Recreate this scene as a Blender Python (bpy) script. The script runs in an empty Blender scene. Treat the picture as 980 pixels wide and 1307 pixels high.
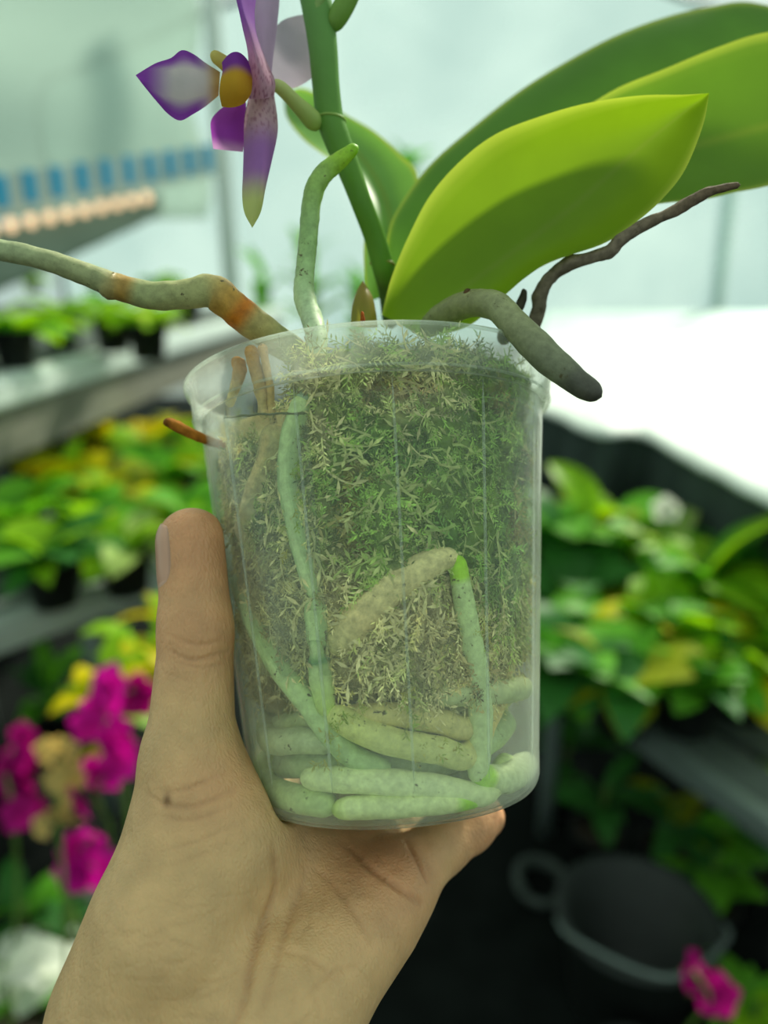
import bpy, bmesh, math, random
import numpy as np
from mathutils import Vector, Matrix, Euler, noise as mnoise

random.seed(7); rng = np.random.default_rng(7)
scene = bpy.context.scene
COL = scene.collection

# ------------------------------------------------------------------ camera
F = 987.0                       # focal length in pixels of the 980 x 1307 frame
PITCH = math.radians(18)
CAM = Vector((0, 0, 1.5))
FWD = Vector((0, math.cos(PITCH), -math.sin(PITCH)))
UPV = Vector((0, math.sin(PITCH), math.cos(PITCH)))
RGT = Vector((1, 0, 0))
cam = bpy.data.cameras.new('camera'); camo = bpy.data.objects.new('camera', cam); COL.objects.link(camo)
camo.location = CAM; camo.rotation_euler = (math.pi/2 - PITCH, 0, 0)
cam.sensor_fit = 'VERTICAL'; cam.sensor_height = 36; cam.sensor_width = 27
cam.lens = 36*F/1307; cam.clip_start = 0.01; cam.clip_end = 200
cam.dof.use_dof = True; cam.dof.focus_distance = 0.206; cam.dof.aperture_fstop = 5.4
scene.camera = camo

# ------------------------------------------------------------------ light
world = bpy.data.worlds.new('sky'); scene.world = world; world.use_nodes = True
wb = world.node_tree.nodes['Background']
wb.inputs[0].default_value = (0.74, 0.93, 0.87, 1); wb.inputs[1].default_value = 1.0
sun = bpy.data.lights.new('sun', 'SUN'); suno = bpy.data.objects.new('sun', sun); COL.objects.link(suno)
sun.energy = 10.0; sun.angle = math.radians(4); sun.color = (1.0, 0.95, 0.82)
SUN_FROM = Vector((0.38, 0.68, 0.66)).normalized()
suno.location = (2, 5, 7); suno.rotation_euler = SUN_FROM.to_track_quat('Z', 'Y').to_euler()
scene.view_settings.view_transform = 'Standard'; scene.view_settings.look = 'None'
scene.view_settings.exposure = -0.48; scene.view_settings.gamma = 1.0
scene.view_settings.use_curve_mapping = False
scene.cycles.transparent_max_bounces = 24
scene.cycles.max_bounces = 10
scene.cycles.sample_clamp_indirect = 6
scene.cycles.use_denoising = True

# ------------------------------------------------------------------ helpers
def P(px, py, d):
    return CAM + FWD*d + RGT*((px-490)/F*d) + UPV*((653.5-py)/F*d)
def ray(px, py):
    return (FWD + RGT*((px-490)/F) + UPV*((653.5-py)/F))
def on_z(px, py, z):                     # where the sight line of a pixel meets the level z
    r = ray(px, py); t = (z-CAM.z)/r.z
    return CAM + r*t
def lin(h):
    h = h.lstrip('#'); c = [int(h[i:i+2], 16)/255 for i in (0, 2, 4)]
    return tuple(x/12.92 if x <= .04045 else ((x+.055)/1.055)**2.4 for x in c)
def mixc(a, b, t):
    t = max(0.0, min(1.0, t)); return tuple(a[i]*(1-t)+b[i]*t for i in range(3))
def sstep(a, b, x):
    t = max(0.0, min(1.0, (x-a)/(b-a))) if b != a else float(x > a)
    return t*t*(3-2*t)
def nz(p, s=1.0, o=0.0):
    return mnoise.noise(Vector((p[0]*s+o, p[1]*s+o*1.7, p[2]*s-o)))

def obj(name, verts, faces, mat, parent=None, cols=None, smooth=True, origin=None):
    me = bpy.data.meshes.new(name)
    v = np.asarray([tuple(p) for p in verts], dtype=float)
    if parent is not None and origin is None: origin = parent.matrix_world.translation if parent.get('_o') is None else Vector(parent['_o'])
    if origin is not None: v = v - np.array(tuple(origin))
    me.from_pydata(v.tolist(), [], [tuple(int(i) for i in f) for f in faces])
    if cols is not None:
        ca = me.color_attributes.new('Col', 'FLOAT_COLOR', 'POINT')
        c = np.ones((len(v), 4)); c[:, :3] = np.asarray(cols)[:, :3]
        ca.data.foreach_set('color', c.ravel())
    if smooth: me.polygons.foreach_set('use_smooth', [True]*len(me.polygons))
    me.materials.append(mat); me.update()
    o = bpy.data.objects.new(name, me); COL.objects.link(o)
    if parent is not None:
        o.parent = parent
        # children share their thing's origin; sub-parts hang on a part whose origin is the same point
    elif origin is not None: o.location = origin
    if origin is not None: o['_o'] = tuple(origin)
    return o
def thing(name, label, cat, loc=(0, 0, 0), group=None):
    o = bpy.data.objects.new(name, None); COL.objects.link(o); o.location = loc
    o.empty_display_size = .02
    o['label'] = label; o['category'] = cat; o['_o'] = tuple(loc)
    if group: o['group'] = group
    return o
def tag(o, label, cat, group=None, kind=None):
    o['label'] = label; o['category'] = cat
    if group: o['group'] = group
    if kind: o['kind'] = kind
    return o

def spline(pts, n):
    """Catmull-Rom through pts (any dimension), n samples spread evenly by length"""
    p = np.asarray([tuple(q) for q in pts], float)
    if len(p) == 2: 
        t = np.linspace(0, 1, n)[:, None]; return p[0]*(1-t)+p[1]*t
    q = np.vstack([2*p[0]-p[1], p, 2*p[-1]-p[-2]])
    out = []
    for i in range(1, len(q)-2):
        t = np.linspace(0, 1, 24, endpoint=False)[:, None]
        a, b, c, d = q[i-1], q[i], q[i+1], q[i+2]
        out.append(.5*((2*b)+(-a+c)*t+(2*a-5*b+4*c-d)*t**2+(-a+3*b-3*c+d)*t**3))
    out = np.vstack(out+[p[-1:]])
    k = min(3, p.shape[1])
    L = np.concatenate([[0], np.cumsum(np.linalg.norm(np.diff(out[:, :k], axis=0), axis=1))])
    s = np.linspace(0, L[-1], n)
    return np.stack([np.interp(s, L, out[:, j]) for j in range(p.shape[1])], 1)

def tube_mesh(pts, seg=14, n=60, rough=.0, seed=0, colf=None, round_a=True, round_b=True, flat=None):
    """pts: (x,y,z,r). rounded ends, wobbling radius"""
    s = spline(pts, n); c = s[:, :3]; r = np.maximum(s[:, 3], 1e-5)
    L = np.concatenate([[0], np.cumsum(np.linalg.norm(np.diff(c, axis=0), axis=1))]); T = L[-1]
    tan = np.gradient(c, axis=0); tan /= np.linalg.norm(tan, axis=1)[:, None]
    u = np.cross(tan[0], [0.3, .2, .9]); u /= np.linalg.norm(u)
    V = []; C = []
    for i in range(n):
        u = u - tan[i]*np.dot(u, tan[i]); u /= np.linalg.norm(u); w = np.cross(tan[i], u)
        f = 1.0
        if round_a: 
            e = min(1.0, (L[i]+1e-6)/(r[0]*1.3)); f = min(f, math.sqrt(max(0, 1-(1-e)**2)))
        if round_b:
            e = min(1.0, (T-L[i]+1e-6)/(r[-1]*1.3)); f = min(f, math.sqrt(max(0, 1-(1-e)**2)))
        f = max(f, .03)
        for k in range(seg):
            a = 2*math.pi*k/seg
            d = math.cos(a)*u + math.sin(a)*w
            q = 1.0
            if rough:
                q += rough*(nz(d*1.2+np.array([L[i]/r[0]*.35, 0, 0]), 1.0, seed) + .6*nz(d*2.6+np.array([L[i]/r[0]*.9, 0, 0]), 1.0, seed+9))
            V.append(c[i]+d*r[i]*f*q)
            if colf: C.append(colf(L[i]/T, a, d))
    Fc = [(i*seg+k, i*seg+(k+1) % seg, (i+1)*seg+(k+1) % seg, (i+1)*seg+k) for i in range(n-1) for k in range(seg)]
    Fc.append(tuple(range(seg-1, -1, -1))); Fc.append(tuple((n-1)*seg+k for k in range(seg)))
    return V, Fc, (C if colf else None)

def loft(A, M, B, n=40, m=14, thick=.0012, colf=None, bulge=None):
    """closed blade through two edges and a midrib (world points)"""
    a, mm, b = spline(A, n), spline(M, n), spline(B, n)
    us = np.linspace(0, 1, m)
    G = np.zeros((n, m, 3))
    for j, u in enumerate(us):
        la, lm, lb = (u-.5)*(u-1)*2, -4*u*(u-1), u*(u-.5)*2
        G[:, j] = a*la + mm*lm + b*lb
        if bulge: G[:, j] += np.array([bulge(i/(n-1), u) for i in range(n)])
    du = np.gradient(G, axis=0); dv = np.gradient(G, axis=1)
    N = np.cross(du, dv); ln = np.linalg.norm(N, axis=2, keepdims=True); N = N/np.maximum(ln, 1e-12)
    if not thick:            # leaf and petal tissue: one thin sheet, so that light passes it once
        C = [colf(i/(n-1), u) for i in range(n) for u in us] if colf else None
        return G.reshape(-1, 3), [(i*m+j, i*m+j+1, (i+1)*m+j+1, (i+1)*m+j) for i in range(n-1) for j in range(m-1)], C
    tp = (np.clip(np.minimum(us, 1-us)*6, .15, 1)**.6)[None, :, None]*thick*.5
    V = np.vstack([(G+N*tp).reshape(-1, 3), (G-N*tp).reshape(-1, 3)])
    Fc = []; o = n*m
    for i in range(n-1):
        for j in range(m-1):
            q = (i*m+j, i*m+j+1, (i+1)*m+j+1, (i+1)*m+j)
            Fc.append(q); Fc.append(tuple(x+o for x in q[::-1]))
        for j, fl in ((0, False), (m-1, True)):
            q = (i*m+j, (i+1)*m+j, (i+1)*m+j+o, i*m+j+o); Fc.append(q[::-1] if fl else q)
    for j in range(m-1):
        Fc.append((j, j+o, j+1+o, j+1)); e = (n-1)*m
        Fc.append((e+j, e+j+1, e+j+1+o, e+j+o))
    C = None
    if colf:
        c = [colf(i/(n-1), u) for i in range(n) for u in us]; C = c+c
    return V, Fc, C

# ------------------------------------------------------------------ materials
def newmat(name):
    m = bpy.data.materials.new(name); m.use_nodes = True; t = m.node_tree
    for n in list(t.nodes): t.nodes.remove(n)
    out = t.nodes.new('ShaderNodeOutputMaterial')
    return m, t, out
def N(t, typ, **kw):
    n = t.nodes.new(typ)
    for k, v in kw.items():
        if k.startswith('i_'): n.inputs[k[2:].replace('_', ' ')].default_value = v
        elif isinstance(k, str): setattr(n, k, v)
    return n
def Lk(t, a, b): t.links.new(a, b)
def c4(c): return (c[0], c[1], c[2], 1)

def pmat(name, col, rough=.6, spec=.3, var=.15, scale=30, bump=0, bscale=200, metal=0, bdist=.001):
    m, t, out = newmat(name)
    p = N(t, 'ShaderNodeBsdfPrincipled'); p.inputs['Roughness'].default_value = rough
    p.inputs['Specular IOR Level'].default_value = spec; p.inputs['Metallic'].default_value = metal
    tc = N(t, 'ShaderNodeTexCoord'); nn = N(t, 'ShaderNodeTexNoise'); nn.inputs['Scale'].default_value = scale
    nn.inputs['Detail'].default_value = 5; Lk(t, tc.outputs['Object'], nn.inputs['Vector'])
    r = N(t, 'ShaderNodeValToRGB'); r.color_ramp.elements[0].position = .3; r.color_ramp.elements[1].position = .7
    r.color_ramp.elements[0].color = c4([x*(1-var) for x in col]); r.color_ramp.elements[1].color = c4([min(1, x*(1+var)) for x in col])
    Lk(t, nn.outputs['Fac'], r.inputs[0]); Lk(t, r.outputs[0], p.inputs['Base Color'])
    if bump:
        n2 = N(t, 'ShaderNodeTexNoise'); n2.inputs['Scale'].default_value = bscale; n2.inputs['Detail'].default_value = 6
        Lk(t, tc.outputs['Object'], n2.inputs['Vector'])
        b = N(t, 'ShaderNodeBump'); b.inputs['Strength'].default_value = bump; b.inputs['Distance'].default_value = bdist
        Lk(t, n2.outputs['Fac'], b.inputs['Height']); Lk(t, b.outputs[0], p.inputs['Normal'])
    Lk(t, p.outputs[0], out.inputs[0]); return m

def leafmat(name, col=None, trans=.45, rough=.35, gloss=.05, tcol=None, var=.12, scale=60, veins=0, bump=.1):
    """leaf tissue: reflects, lets light through, thin waxy gloss. col None = the 'Col' attribute"""
    m, t, out = newmat(name)
    tc = N(t, 'ShaderNodeTexCoord')
    nn = N(t, 'ShaderNodeTexNoise'); nn.inputs['Scale'].default_value = scale; nn.inputs['Detail'].default_value = 6
    Lk(t, tc.outputs['Object'], nn.inputs['Vector'])
    mp = N(t, 'ShaderNodeMapRange'); mp.inputs['To Min'].default_value = 1-var; mp.inputs['To Max'].default_value = 1+var
    mp.inputs['From Min'].default_value = .3; mp.inputs['From Max'].default_value = .7
    Lk(t, nn.outputs['Fac'], mp.inputs['Value'])
    if col is None:
        a = N(t, 'ShaderNodeAttribute', attribute_name='Col'); csock = a.outputs['Color']
    else:
        a = N(t, 'ShaderNodeRGB'); a.outputs[0].default_value = c4(col); csock = a.outputs[0]
    mu = N(t, 'ShaderNodeVectorMath', operation='SCALE'); Lk(t, csock, mu.inputs[0]); Lk(t, mp.outputs[0], mu.inputs['Scale'])
    d = N(t, 'ShaderNodeBsdfDiffuse'); Lk(t, mu.outputs[0], d.inputs[0])
    tr = N(t, 'ShaderNodeBsdfTranslucent')
    if tcol is None: tcol = (1.25, 1.2, .55)
    m2 = N(t, 'ShaderNodeVectorMath', operation='MULTIPLY'); Lk(t, mu.outputs[0], m2.inputs[0]); m2.inputs[1].default_value = tcol
    Lk(t, m2.outputs[0], tr.inputs[0])
    mx = N(t, 'ShaderNodeMixShader'); mx.inputs[0].default_value = trans; Lk(t, d.outputs[0], mx.inputs[1]); Lk(t, tr.outputs[0], mx.inputs[2])
    g = N(t, 'ShaderNodeBsdfGlossy'); g.inputs['Roughness'].default_value = rough
    lw = N(t, 'ShaderNodeLayerWeight'); lw.inputs[0].default_value = .5
    fr = N(t, 'ShaderNodeMath', operation='POWER'); fr.inputs[1].default_value = 4; Lk(t, lw.outputs['Facing'], fr.inputs[0])
    ad = N(t, 'ShaderNodeMath', operation='MULTIPLY_ADD'); ad.inputs[1].default_value = gloss*4; ad.inputs[2].default_value = gloss*.5; Lk(t, fr.outputs[0], ad.inputs[0])
    if bump:
        b = N(t, 'ShaderNodeBump'); b.inputs['Strength'].default_value = bump; b.inputs['Distance'].default_value = .0006
        n3 = N(t, 'ShaderNodeTexNoise'); n3.inputs['Scale'].default_value = scale*12; Lk(t, tc.outputs['Object'], n3.inputs['Vector'])
        Lk(t, n3.outputs['Fac'], b.inputs['Height']); Lk(t, b.outputs[0], d.inputs['Normal']); Lk(t, b.outputs[0], g.inputs['Normal'])
    m3 = N(t, 'ShaderNodeMixShader'); Lk(t, ad.outputs[0], m3.inputs[0]); Lk(t, mx.outputs[0], m3.inputs[1]); Lk(t, g.outputs[0], m3.inputs[2])
    Lk(t, m3.outputs[0], out.inputs[0]); return m

def rootmat(name, rough=.5, spec=.3, streak=.25, bump=.35):
    m, t, out = newmat(name)
    p = N(t, 'ShaderNodeBsdfPrincipled'); p.inputs['Roughness'].default_value = rough; p.inputs['Specular IOR Level'].default_value = spec
    a = N(t, 'ShaderNodeAttribute', attribute_name='Col'); tc = N(t, 'ShaderNodeTexCoord')
    n1 = N(t, 'ShaderNodeTexNoise'); n1.inputs['Scale'].default_value = 420; n1.inputs['Detail'].default_value = 8; n1.inputs['Roughness'].default_value = .65
    Lk(t, tc.outputs['Object'], n1.inputs['Vector'])
    mp = N(t, 'ShaderNodeMapRange'); mp.inputs['From Min'].default_value = .3; mp.inputs['From Max'].default_value = .7
    mp.inputs['To Min'].default_value = 1-streak; mp.inputs['To Max'].default_value = 1+streak; Lk(t, n1.outputs['Fac'], mp.inputs['Value'])
    sc = N(t, 'ShaderNodeVectorMath', operation='SCALE'); Lk(t, a.outputs['Color'], sc.inputs[0]); Lk(t, mp.outputs[0], sc.inputs['Scale'])
    # specks of peat stuck to the skin
    v = N(t, 'ShaderNodeTexNoise'); v.inputs['Scale'].default_value = 900; v.inputs['Detail'].default_value = 3; Lk(t, tc.outputs['Object'], v.inputs['Vector'])
    v2 = N(t, 'ShaderNodeTexNoise'); v2.inputs['Scale'].default_value = 130; Lk(t, tc.outputs['Object'], v2.inputs['Vector'])
    mm = N(t, 'ShaderNodeMath', operation='MULTIPLY'); Lk(t, v.outputs['Fac'], mm.inputs[0]); Lk(t, v2.outputs['Fac'], mm.inputs[1])
    rp = N(t, 'ShaderNodeValToRGB'); rp.color_ramp.elements[0].position = .385; rp.color_ramp.elements[1].position = .45
    Lk(t, mm.outputs[0], rp.inputs[0])
    mx = N(t, 'ShaderNodeMix', data_type='RGBA'); Lk(t, rp.outputs[0], mx.inputs[0]); Lk(t, sc.outputs[0], mx.inputs[6]); mx.inputs[7].default_value = (.09, .075, .03, 1)
    Lk(t, mx.outputs[2], p.inputs['Base Color'])
    b = N(t, 'ShaderNodeBump'); b.inputs['Strength'].default_value = bump; b.inputs['Distance'].default_value = .0006; Lk(t, n1.outputs['Fac'], b.inputs['Height'])
    Lk(t, b.outputs[0], p.inputs['Normal']); Lk(t, p.outputs[0], out.inputs[0]); return m

def filmmat(name, tint, clear, trans, bub=0):
    m, t, out = newmat(name)
    a = N(t, 'ShaderNodeBsdfTransparent'); a.inputs[0].default_value = c4(tint)
    b = N(t, 'ShaderNodeBsdfTranslucent'); b.inputs[0].default_value = c4(tint)
    d = N(t, 'ShaderNodeBsdfDiffuse'); d.inputs[0].default_value = c4([x*.9 for x in tint])
    tc = N(t, 'ShaderNodeTexCoord'); nn = N(t, 'ShaderNodeTexNoise'); nn.inputs['Scale'].default_value = .55; nn.inputs['Detail'].default_value = 4
    Lk(t, tc.outputs['Object'], nn.inputs['Vector'])
    mp = N(t, 'ShaderNodeMapRange'); mp.inputs['From Min'].default_value = .3; mp.inputs['From Max'].default_value = .7
    mp.inputs['To Min'].default_value = max(0, clear-.18); mp.inputs['To Max'].default_value = min(1, clear+.18); Lk(t, nn.outputs['Fac'], mp.inputs['Value'])
    m1 = N(t, 'ShaderNodeMixShader'); m1.inputs[0].default_value = trans; Lk(t, d.outputs[0], m1.inputs[1]); Lk(t, b.outputs[0], m1.inputs[2])
    m2 = N(t, 'ShaderNodeMixShader'); Lk(t, mp.outputs[0], m2.inputs[0]); Lk(t, m1.outputs[0], m2.inputs[1]); Lk(t, a.outputs[0], m2.inputs[2])
    Lk(t, m2.outputs[0], out.inputs[0]); return m

def plasticmat(name, milk=.05, edge=.5, tint=(.97, .99, .975), low=0):
    """clear pot plastic: sees through, patchily milky, hazier where it is seen edge-on"""
    m, t, out = newmat(name)
    tr = N(t, 'ShaderNodeBsdfTransparent'); tr.inputs[0].default_value = c4(tint)
    d = N(t, 'ShaderNodeBsdfDiffuse'); d.inputs[0].default_value = (.84, .88, .79, 1)
    tl = N(t, 'ShaderNodeBsdfTranslucent'); tl.inputs[0].default_value = (.86, .92, .82, 1)
    ms = N(t, 'ShaderNodeMixShader'); ms.inputs[0].default_value = .5; Lk(t, d.outputs[0], ms.inputs[1]); Lk(t, tl.outputs[0], ms.inputs[2])
    lw = N(t, 'ShaderNodeLayerWeight'); lw.inputs[0].default_value = .5
    pw = N(t, 'ShaderNodeMath', operation='POWER'); pw.inputs[1].default_value = 3.0; Lk(t, lw.outputs['Facing'], pw.inputs[0])
    ml = N(t, 'ShaderNodeMath', operation='MULTIPLY_ADD'); ml.inputs[1].default_value = edge; ml.inputs[2].default_value = milk; Lk(t, pw.outputs[0], ml.inputs[0])
    tc = N(t, 'ShaderNodeTexCoord'); nn = N(t, 'ShaderNodeTexNoise'); nn.inputs['Scale'].default_value = 55; nn.inputs['Detail'].default_value = 6; nn.inputs['Roughness'].default_value = .6
    mpg = N(t, 'ShaderNodeMapping'); mpg.inputs['Scale'].default_value = (1, 1, .35); Lk(t, tc.outputs['Object'], mpg.inputs[0]); Lk(t, mpg.outputs[0], nn.inputs['Vector'])
    mr = N(t, 'ShaderNodeMapRange'); mr.inputs['From Min'].default_value = .3; mr.inputs['From Max'].default_value = .72; mr.inputs['To Min'].default_value = .5; mr.inputs['To Max'].default_value = 1.6
    Lk(t, nn.outputs['Fac'], mr.inputs['Value'])
    src = ml.outputs[0]
    if low:          # milkier towards the foot of the pot
        sx = N(t, 'ShaderNodeSeparateXYZ'); Lk(t, tc.outputs['Object'], sx.inputs[0])
        lr = N(t, 'ShaderNodeMapRange', interpolation_type='SMOOTHSTEP'); lr.inputs['From Min'].default_value = .05; lr.inputs['From Max'].default_value = .006; lr.inputs['To Min'].default_value = 0; lr.inputs['To Max'].default_value = low
        Lk(t, sx.outputs['Z'], lr.inputs['Value']); a2 = N(t, 'ShaderNodeMath', operation='ADD'); Lk(t, src, a2.inputs[0]); Lk(t, lr.outputs[0], a2.inputs[1]); src = a2.outputs[0]
    mu = N(t, 'ShaderNodeMath', operation='MULTIPLY'); mu.use_clamp = True; Lk(t, src, mu.inputs[0]); Lk(t, mr.outputs[0], mu.inputs[1])
    m1 = N(t, 'ShaderNodeMixShader'); Lk(t, mu.outputs[0], m1.inputs[0]); Lk(t, tr.outputs[0], m1.inputs[1]); Lk(t, ms.outputs[0], m1.inputs[2])
    g = N(t, 'ShaderNodeBsdfGlossy'); g.inputs['Roughness'].default_value = .14
    p5 = N(t, 'ShaderNodeMath', operation='POWER'); p5.inputs[1].default_value = 4.5; Lk(t, lw.outputs['Facing'], p5.inputs[0])
    fr = N(t, 'ShaderNodeMath', operation='MULTIPLY_ADD'); fr.inputs[1].default_value = .45; fr.inputs[2].default_value = .02; Lk(t, p5.outputs[0], fr.inputs[0])
    m2 = N(t, 'ShaderNodeMixShader'); Lk(t, fr.outputs[0], m2.inputs[0]); Lk(t, m1.outputs[0], m2.inputs[1]); Lk(t, g.outputs[0], m2.inputs[2])
    Lk(t, m2.outputs[0], out.inputs[0]); return m

def skinmat():
    m, t, out = newmat('skin')
    p = N(t, 'ShaderNodeBsdfPrincipled'); p.inputs['Roughness'].default_value = .48; p.inputs['Specular IOR Level'].default_value = .35
    p.inputs['Subsurface Weight'].default_value = .25; p.inputs['Subsurface Radius'].default_value = (1.0, .35, .2); p.inputs['Subsurface Scale'].default_value = .0025
    a = N(t, 'ShaderNodeAttribute', attribute_name='Col'); tc = N(t, 'ShaderNodeTexCoord')
    n1 = N(t, 'ShaderNodeTexNoise'); n1.inputs['Scale'].default_value = 110; n1.inputs['Detail'].default_value = 6; Lk(t, tc.outputs['Object'], n1.inputs['Vector'])
    mp = N(t, 'ShaderNodeMapRange'); mp.inputs['From Min'].default_value = .3; mp.inputs['From Max'].default_value = .7; mp.inputs['To Min'].default_value = .88; mp.inputs['To Max'].default_value = 1.1
    Lk(t, n1.outputs['Fac'], mp.inputs['Value'])
    sc = N(t, 'ShaderNodeVectorMath', operation='SCALE'); Lk(t, a.outputs['Color'], sc.inputs[0]); Lk(t, mp.outputs[0], sc.inputs['Scale'])
    Lk(t, sc.outputs[0], p.inputs['Base Color'])
    # fine skin relief: crossing furrows
    v = N(t, 'ShaderNodeTexVoronoi', feature='DISTANCE_TO_EDGE'); v.inputs['Scale'].default_value = 900
    n2 = N(t, 'ShaderNodeTexNoise'); n2.inputs['Scale'].default_value = 260; n2.inputs['Detail'].default_value = 8; n2.inputs['Distortion'].default_value = .6
    mg = N(t, 'ShaderNodeMapping'); mg.inputs['Scale'].default_value = (1, 1, .35); mg.inputs['Rotation'].default_value = (.3, .9, .4)
    Lk(t, tc.outputs['Object'], mg.inputs[0]); Lk(t, mg.outputs[0], n2.inputs['Vector']); Lk(t, mg.outputs[0], v.inputs['Vector'])
    ad = N(t, 'ShaderNodeMath', operation='MULTIPLY_ADD'); ad.inputs[1].default_value = .5; Lk(t, v.outputs['Distance'], ad.inputs[0]); Lk(t, n2.outputs['Fac'], ad.inputs[2])
    b = N(t, 'ShaderNodeBump'); b.inputs['Strength'].default_value = .7; b.inputs['Distance'].default_value = .0009; Lk(t, ad.outputs[0], b.inputs['Height'])
    Lk(t, b.outputs[0], p.inputs['Normal']); Lk(t, p.outputs[0], out.inputs[0]); return m

M_leaf = leafmat('orchid_leaf', None, trans=.5, rough=.38, gloss=.03, var=.07, scale=45)
M_petal = leafmat('petal', None, trans=.5, rough=.6, gloss=.008, tcol=(1.1, 1.0, 1.05), var=.05, scale=120)
M_stem = leafmat('spike_green', None, trans=.12, rough=.4, gloss=.035, var=.06, scale=90)
M_root = rootmat('root_velamen')
M_dry = rootmat('dry_root', rough=.8, spec=.15, streak=.4, bump=.7)
M_moss = leafmat('moss', None, trans=.12, rough=.7, gloss=.004, var=.25, scale=500, tcol=(1.1, 1.1, .7), bump=0)
M_plastic = plasticmat('clear_plastic', .045, .48, low=.085)
M_rim = plasticmat('rim_plastic', .17, .5)
M_rib = plasticmat('rib_plastic', .16, .4)
M_skin = skinmat()
M_nail = pmat('nail', lin('#c99a80'), rough=.28, spec=.5, var=.05, scale=80)
M_film = filmmat('greenhouse_film', (.80, .95, .91), .74, .7)
M_film_clear = filmmat('clear_roof_film', (.95, .98, .95), .84, .75)
M_steel = pmat('galvanised_pipe', lin('#6f7d78'), rough=.45, spec=.5, var=.1, metal=.4)
M_white_sheet = pmat('white_sheet', lin('#bccac0'), rough=.5, var=.10, scale=3)
M_black = pmat('floor_shade_black', (.007, .009, .008), rough=.9, spec=.04, var=.3, scale=9, bump=.3, bscale=60, bdist=.01)  # near black floor colour stands in for the shade under the benches
M_bpot = pmat('black_pot_plastic', (.010, .012, .011), rough=.5, spec=.15, var=.2)
M_board = pmat('weathered_board', lin('#77786a'), rough=.8, var=.2, scale=7, bump=.3, bscale=40, bdist=.004)
M_rail = pmat('white_rail', lin('#cfdcd5'), rough=.45, var=.06, scale=5)
M_lrail = pmat('grey_rail', lin('#a3ada6'), rough=.5, var=.1, scale=6)
M_mesh = pmat('bench_mesh', lin('#4b5650'), rough=.7, var=.2, scale=8)
M_soil = pmat('bark', (.03, .022, .014), rough=.9, var=.5, scale=60, bump=.5)
M_teal = pmat('shade_cloth', lin('#7d8f80'), rough=.8, var=.08, scale=4)
M_blue = pmat('blue_stripe', lin('#1aa2d0'), rough=.55, var=.05)

# ------------------------------------------------------------------ the greenhouse
def grid_obj(name, f, nu, nv, mat, smooth=True, kind='structure', label=None, cat=None):
    V = [f(i/(nu-1), j/(nv-1)) for i in range(nu) for j in range(nv)]
    Fc = [(i*nv+j, i*nv+j+1, (i+1)*nv+j+1, (i+1)*nv+j) for i in range(nu-1) for j in range(nv-1)]
    o = obj(name, V, Fc, mat, smooth=smooth)
    o['kind'] = kind
    if label: o['label'] = label
    if cat: o['category'] = cat
    return o
def box_vf(c, s, rz=0.0):
    V = []; ca, sa = math.cos(rz), math.sin(rz)
    for x in (-1, 1):
        for y in (-1, 1):
            for z in (-1, 1):
                dx, dy = x*s[0]/2, y*s[1]/2
                V.append((c[0]+dx*ca-dy*sa, c[1]+dx*sa+dy*ca, c[2]+z*s[2]/2))
    return V, [(0, 1, 3, 2), (4, 6, 7, 5), (0, 4, 5, 1), (2, 3, 7, 6), (0, 2, 6, 4), (1, 5, 7, 3)]
def joinvf(parts):
    V = []; Fc = []; C = []
    for p in parts:
        o = len(V); V += [tuple(q) for q in p[0]]; Fc += [tuple(i+o for i in f) for f in p[1]]
        if len(p) > 2 and p[2] is not None: C += list(p[2])
    return V, Fc, (C if C else None)

XL, XR, YB, YF, HW, HR = -3.6, 5.2, 9.0, -3.0, 3.2, 1.2
fl = grid_obj('floor', lambda u, v: (XL-3+(XR-XL+6)*u, YF-3+(YB-YF+9)*v, 0.006*math.sin(17*u)*math.sin(23*v)-.006), 20, 20, M_black, label='greenhouse floor painted black to stand in for shade under the benches', cat='floor')
def wavy(x, y): return .03*math.sin(1.7*x+.6*y)+.02*math.sin(4.1*x-1.3*y)
grid_obj('wall_back', lambda u, v: (XL+(XR-XL)*u, YB+wavy(9*u, 5*v), (HW+HR*math.sin(math.pi*u))*v), 60, 14, M_film, label='pale aqua plastic film end wall', cat='wall')
grid_obj('wall_front', lambda u, v: (XL+(XR-XL)*u, YF+wavy(9*u, 5*v), (HW+HR*math.sin(math.pi*u))*v), 30, 8, M_film_clear, label='pale aqua plastic film end wall behind the viewer', cat='wall')
grid_obj('wall_left', lambda u, v: (XL+wavy(9*u, 5*v), YF+(YB-YF)*u, HW*v), 40, 8, M_film_clear, label='pale aqua plastic film side wall by the plant benches', cat='wall')
grid_obj('wall_right', lambda u, v: (XR+wavy(9*u, 5*v), YF+(YB-YF)*u, HW*v), 40, 8, M_film_clear, label='pale aqua plastic film side wall by the white bench', cat='wall')
grid_obj('ceiling', lambda u, v: (XL+(XR-XL)*u, YF+(YB-YF)*v, HW+HR*math.sin(math.pi*u)+.5*wavy(9*u, 9*v)), 40, 40, M_film_clear, label='arched pale aqua plastic film roof', cat='ceiling')

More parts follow.
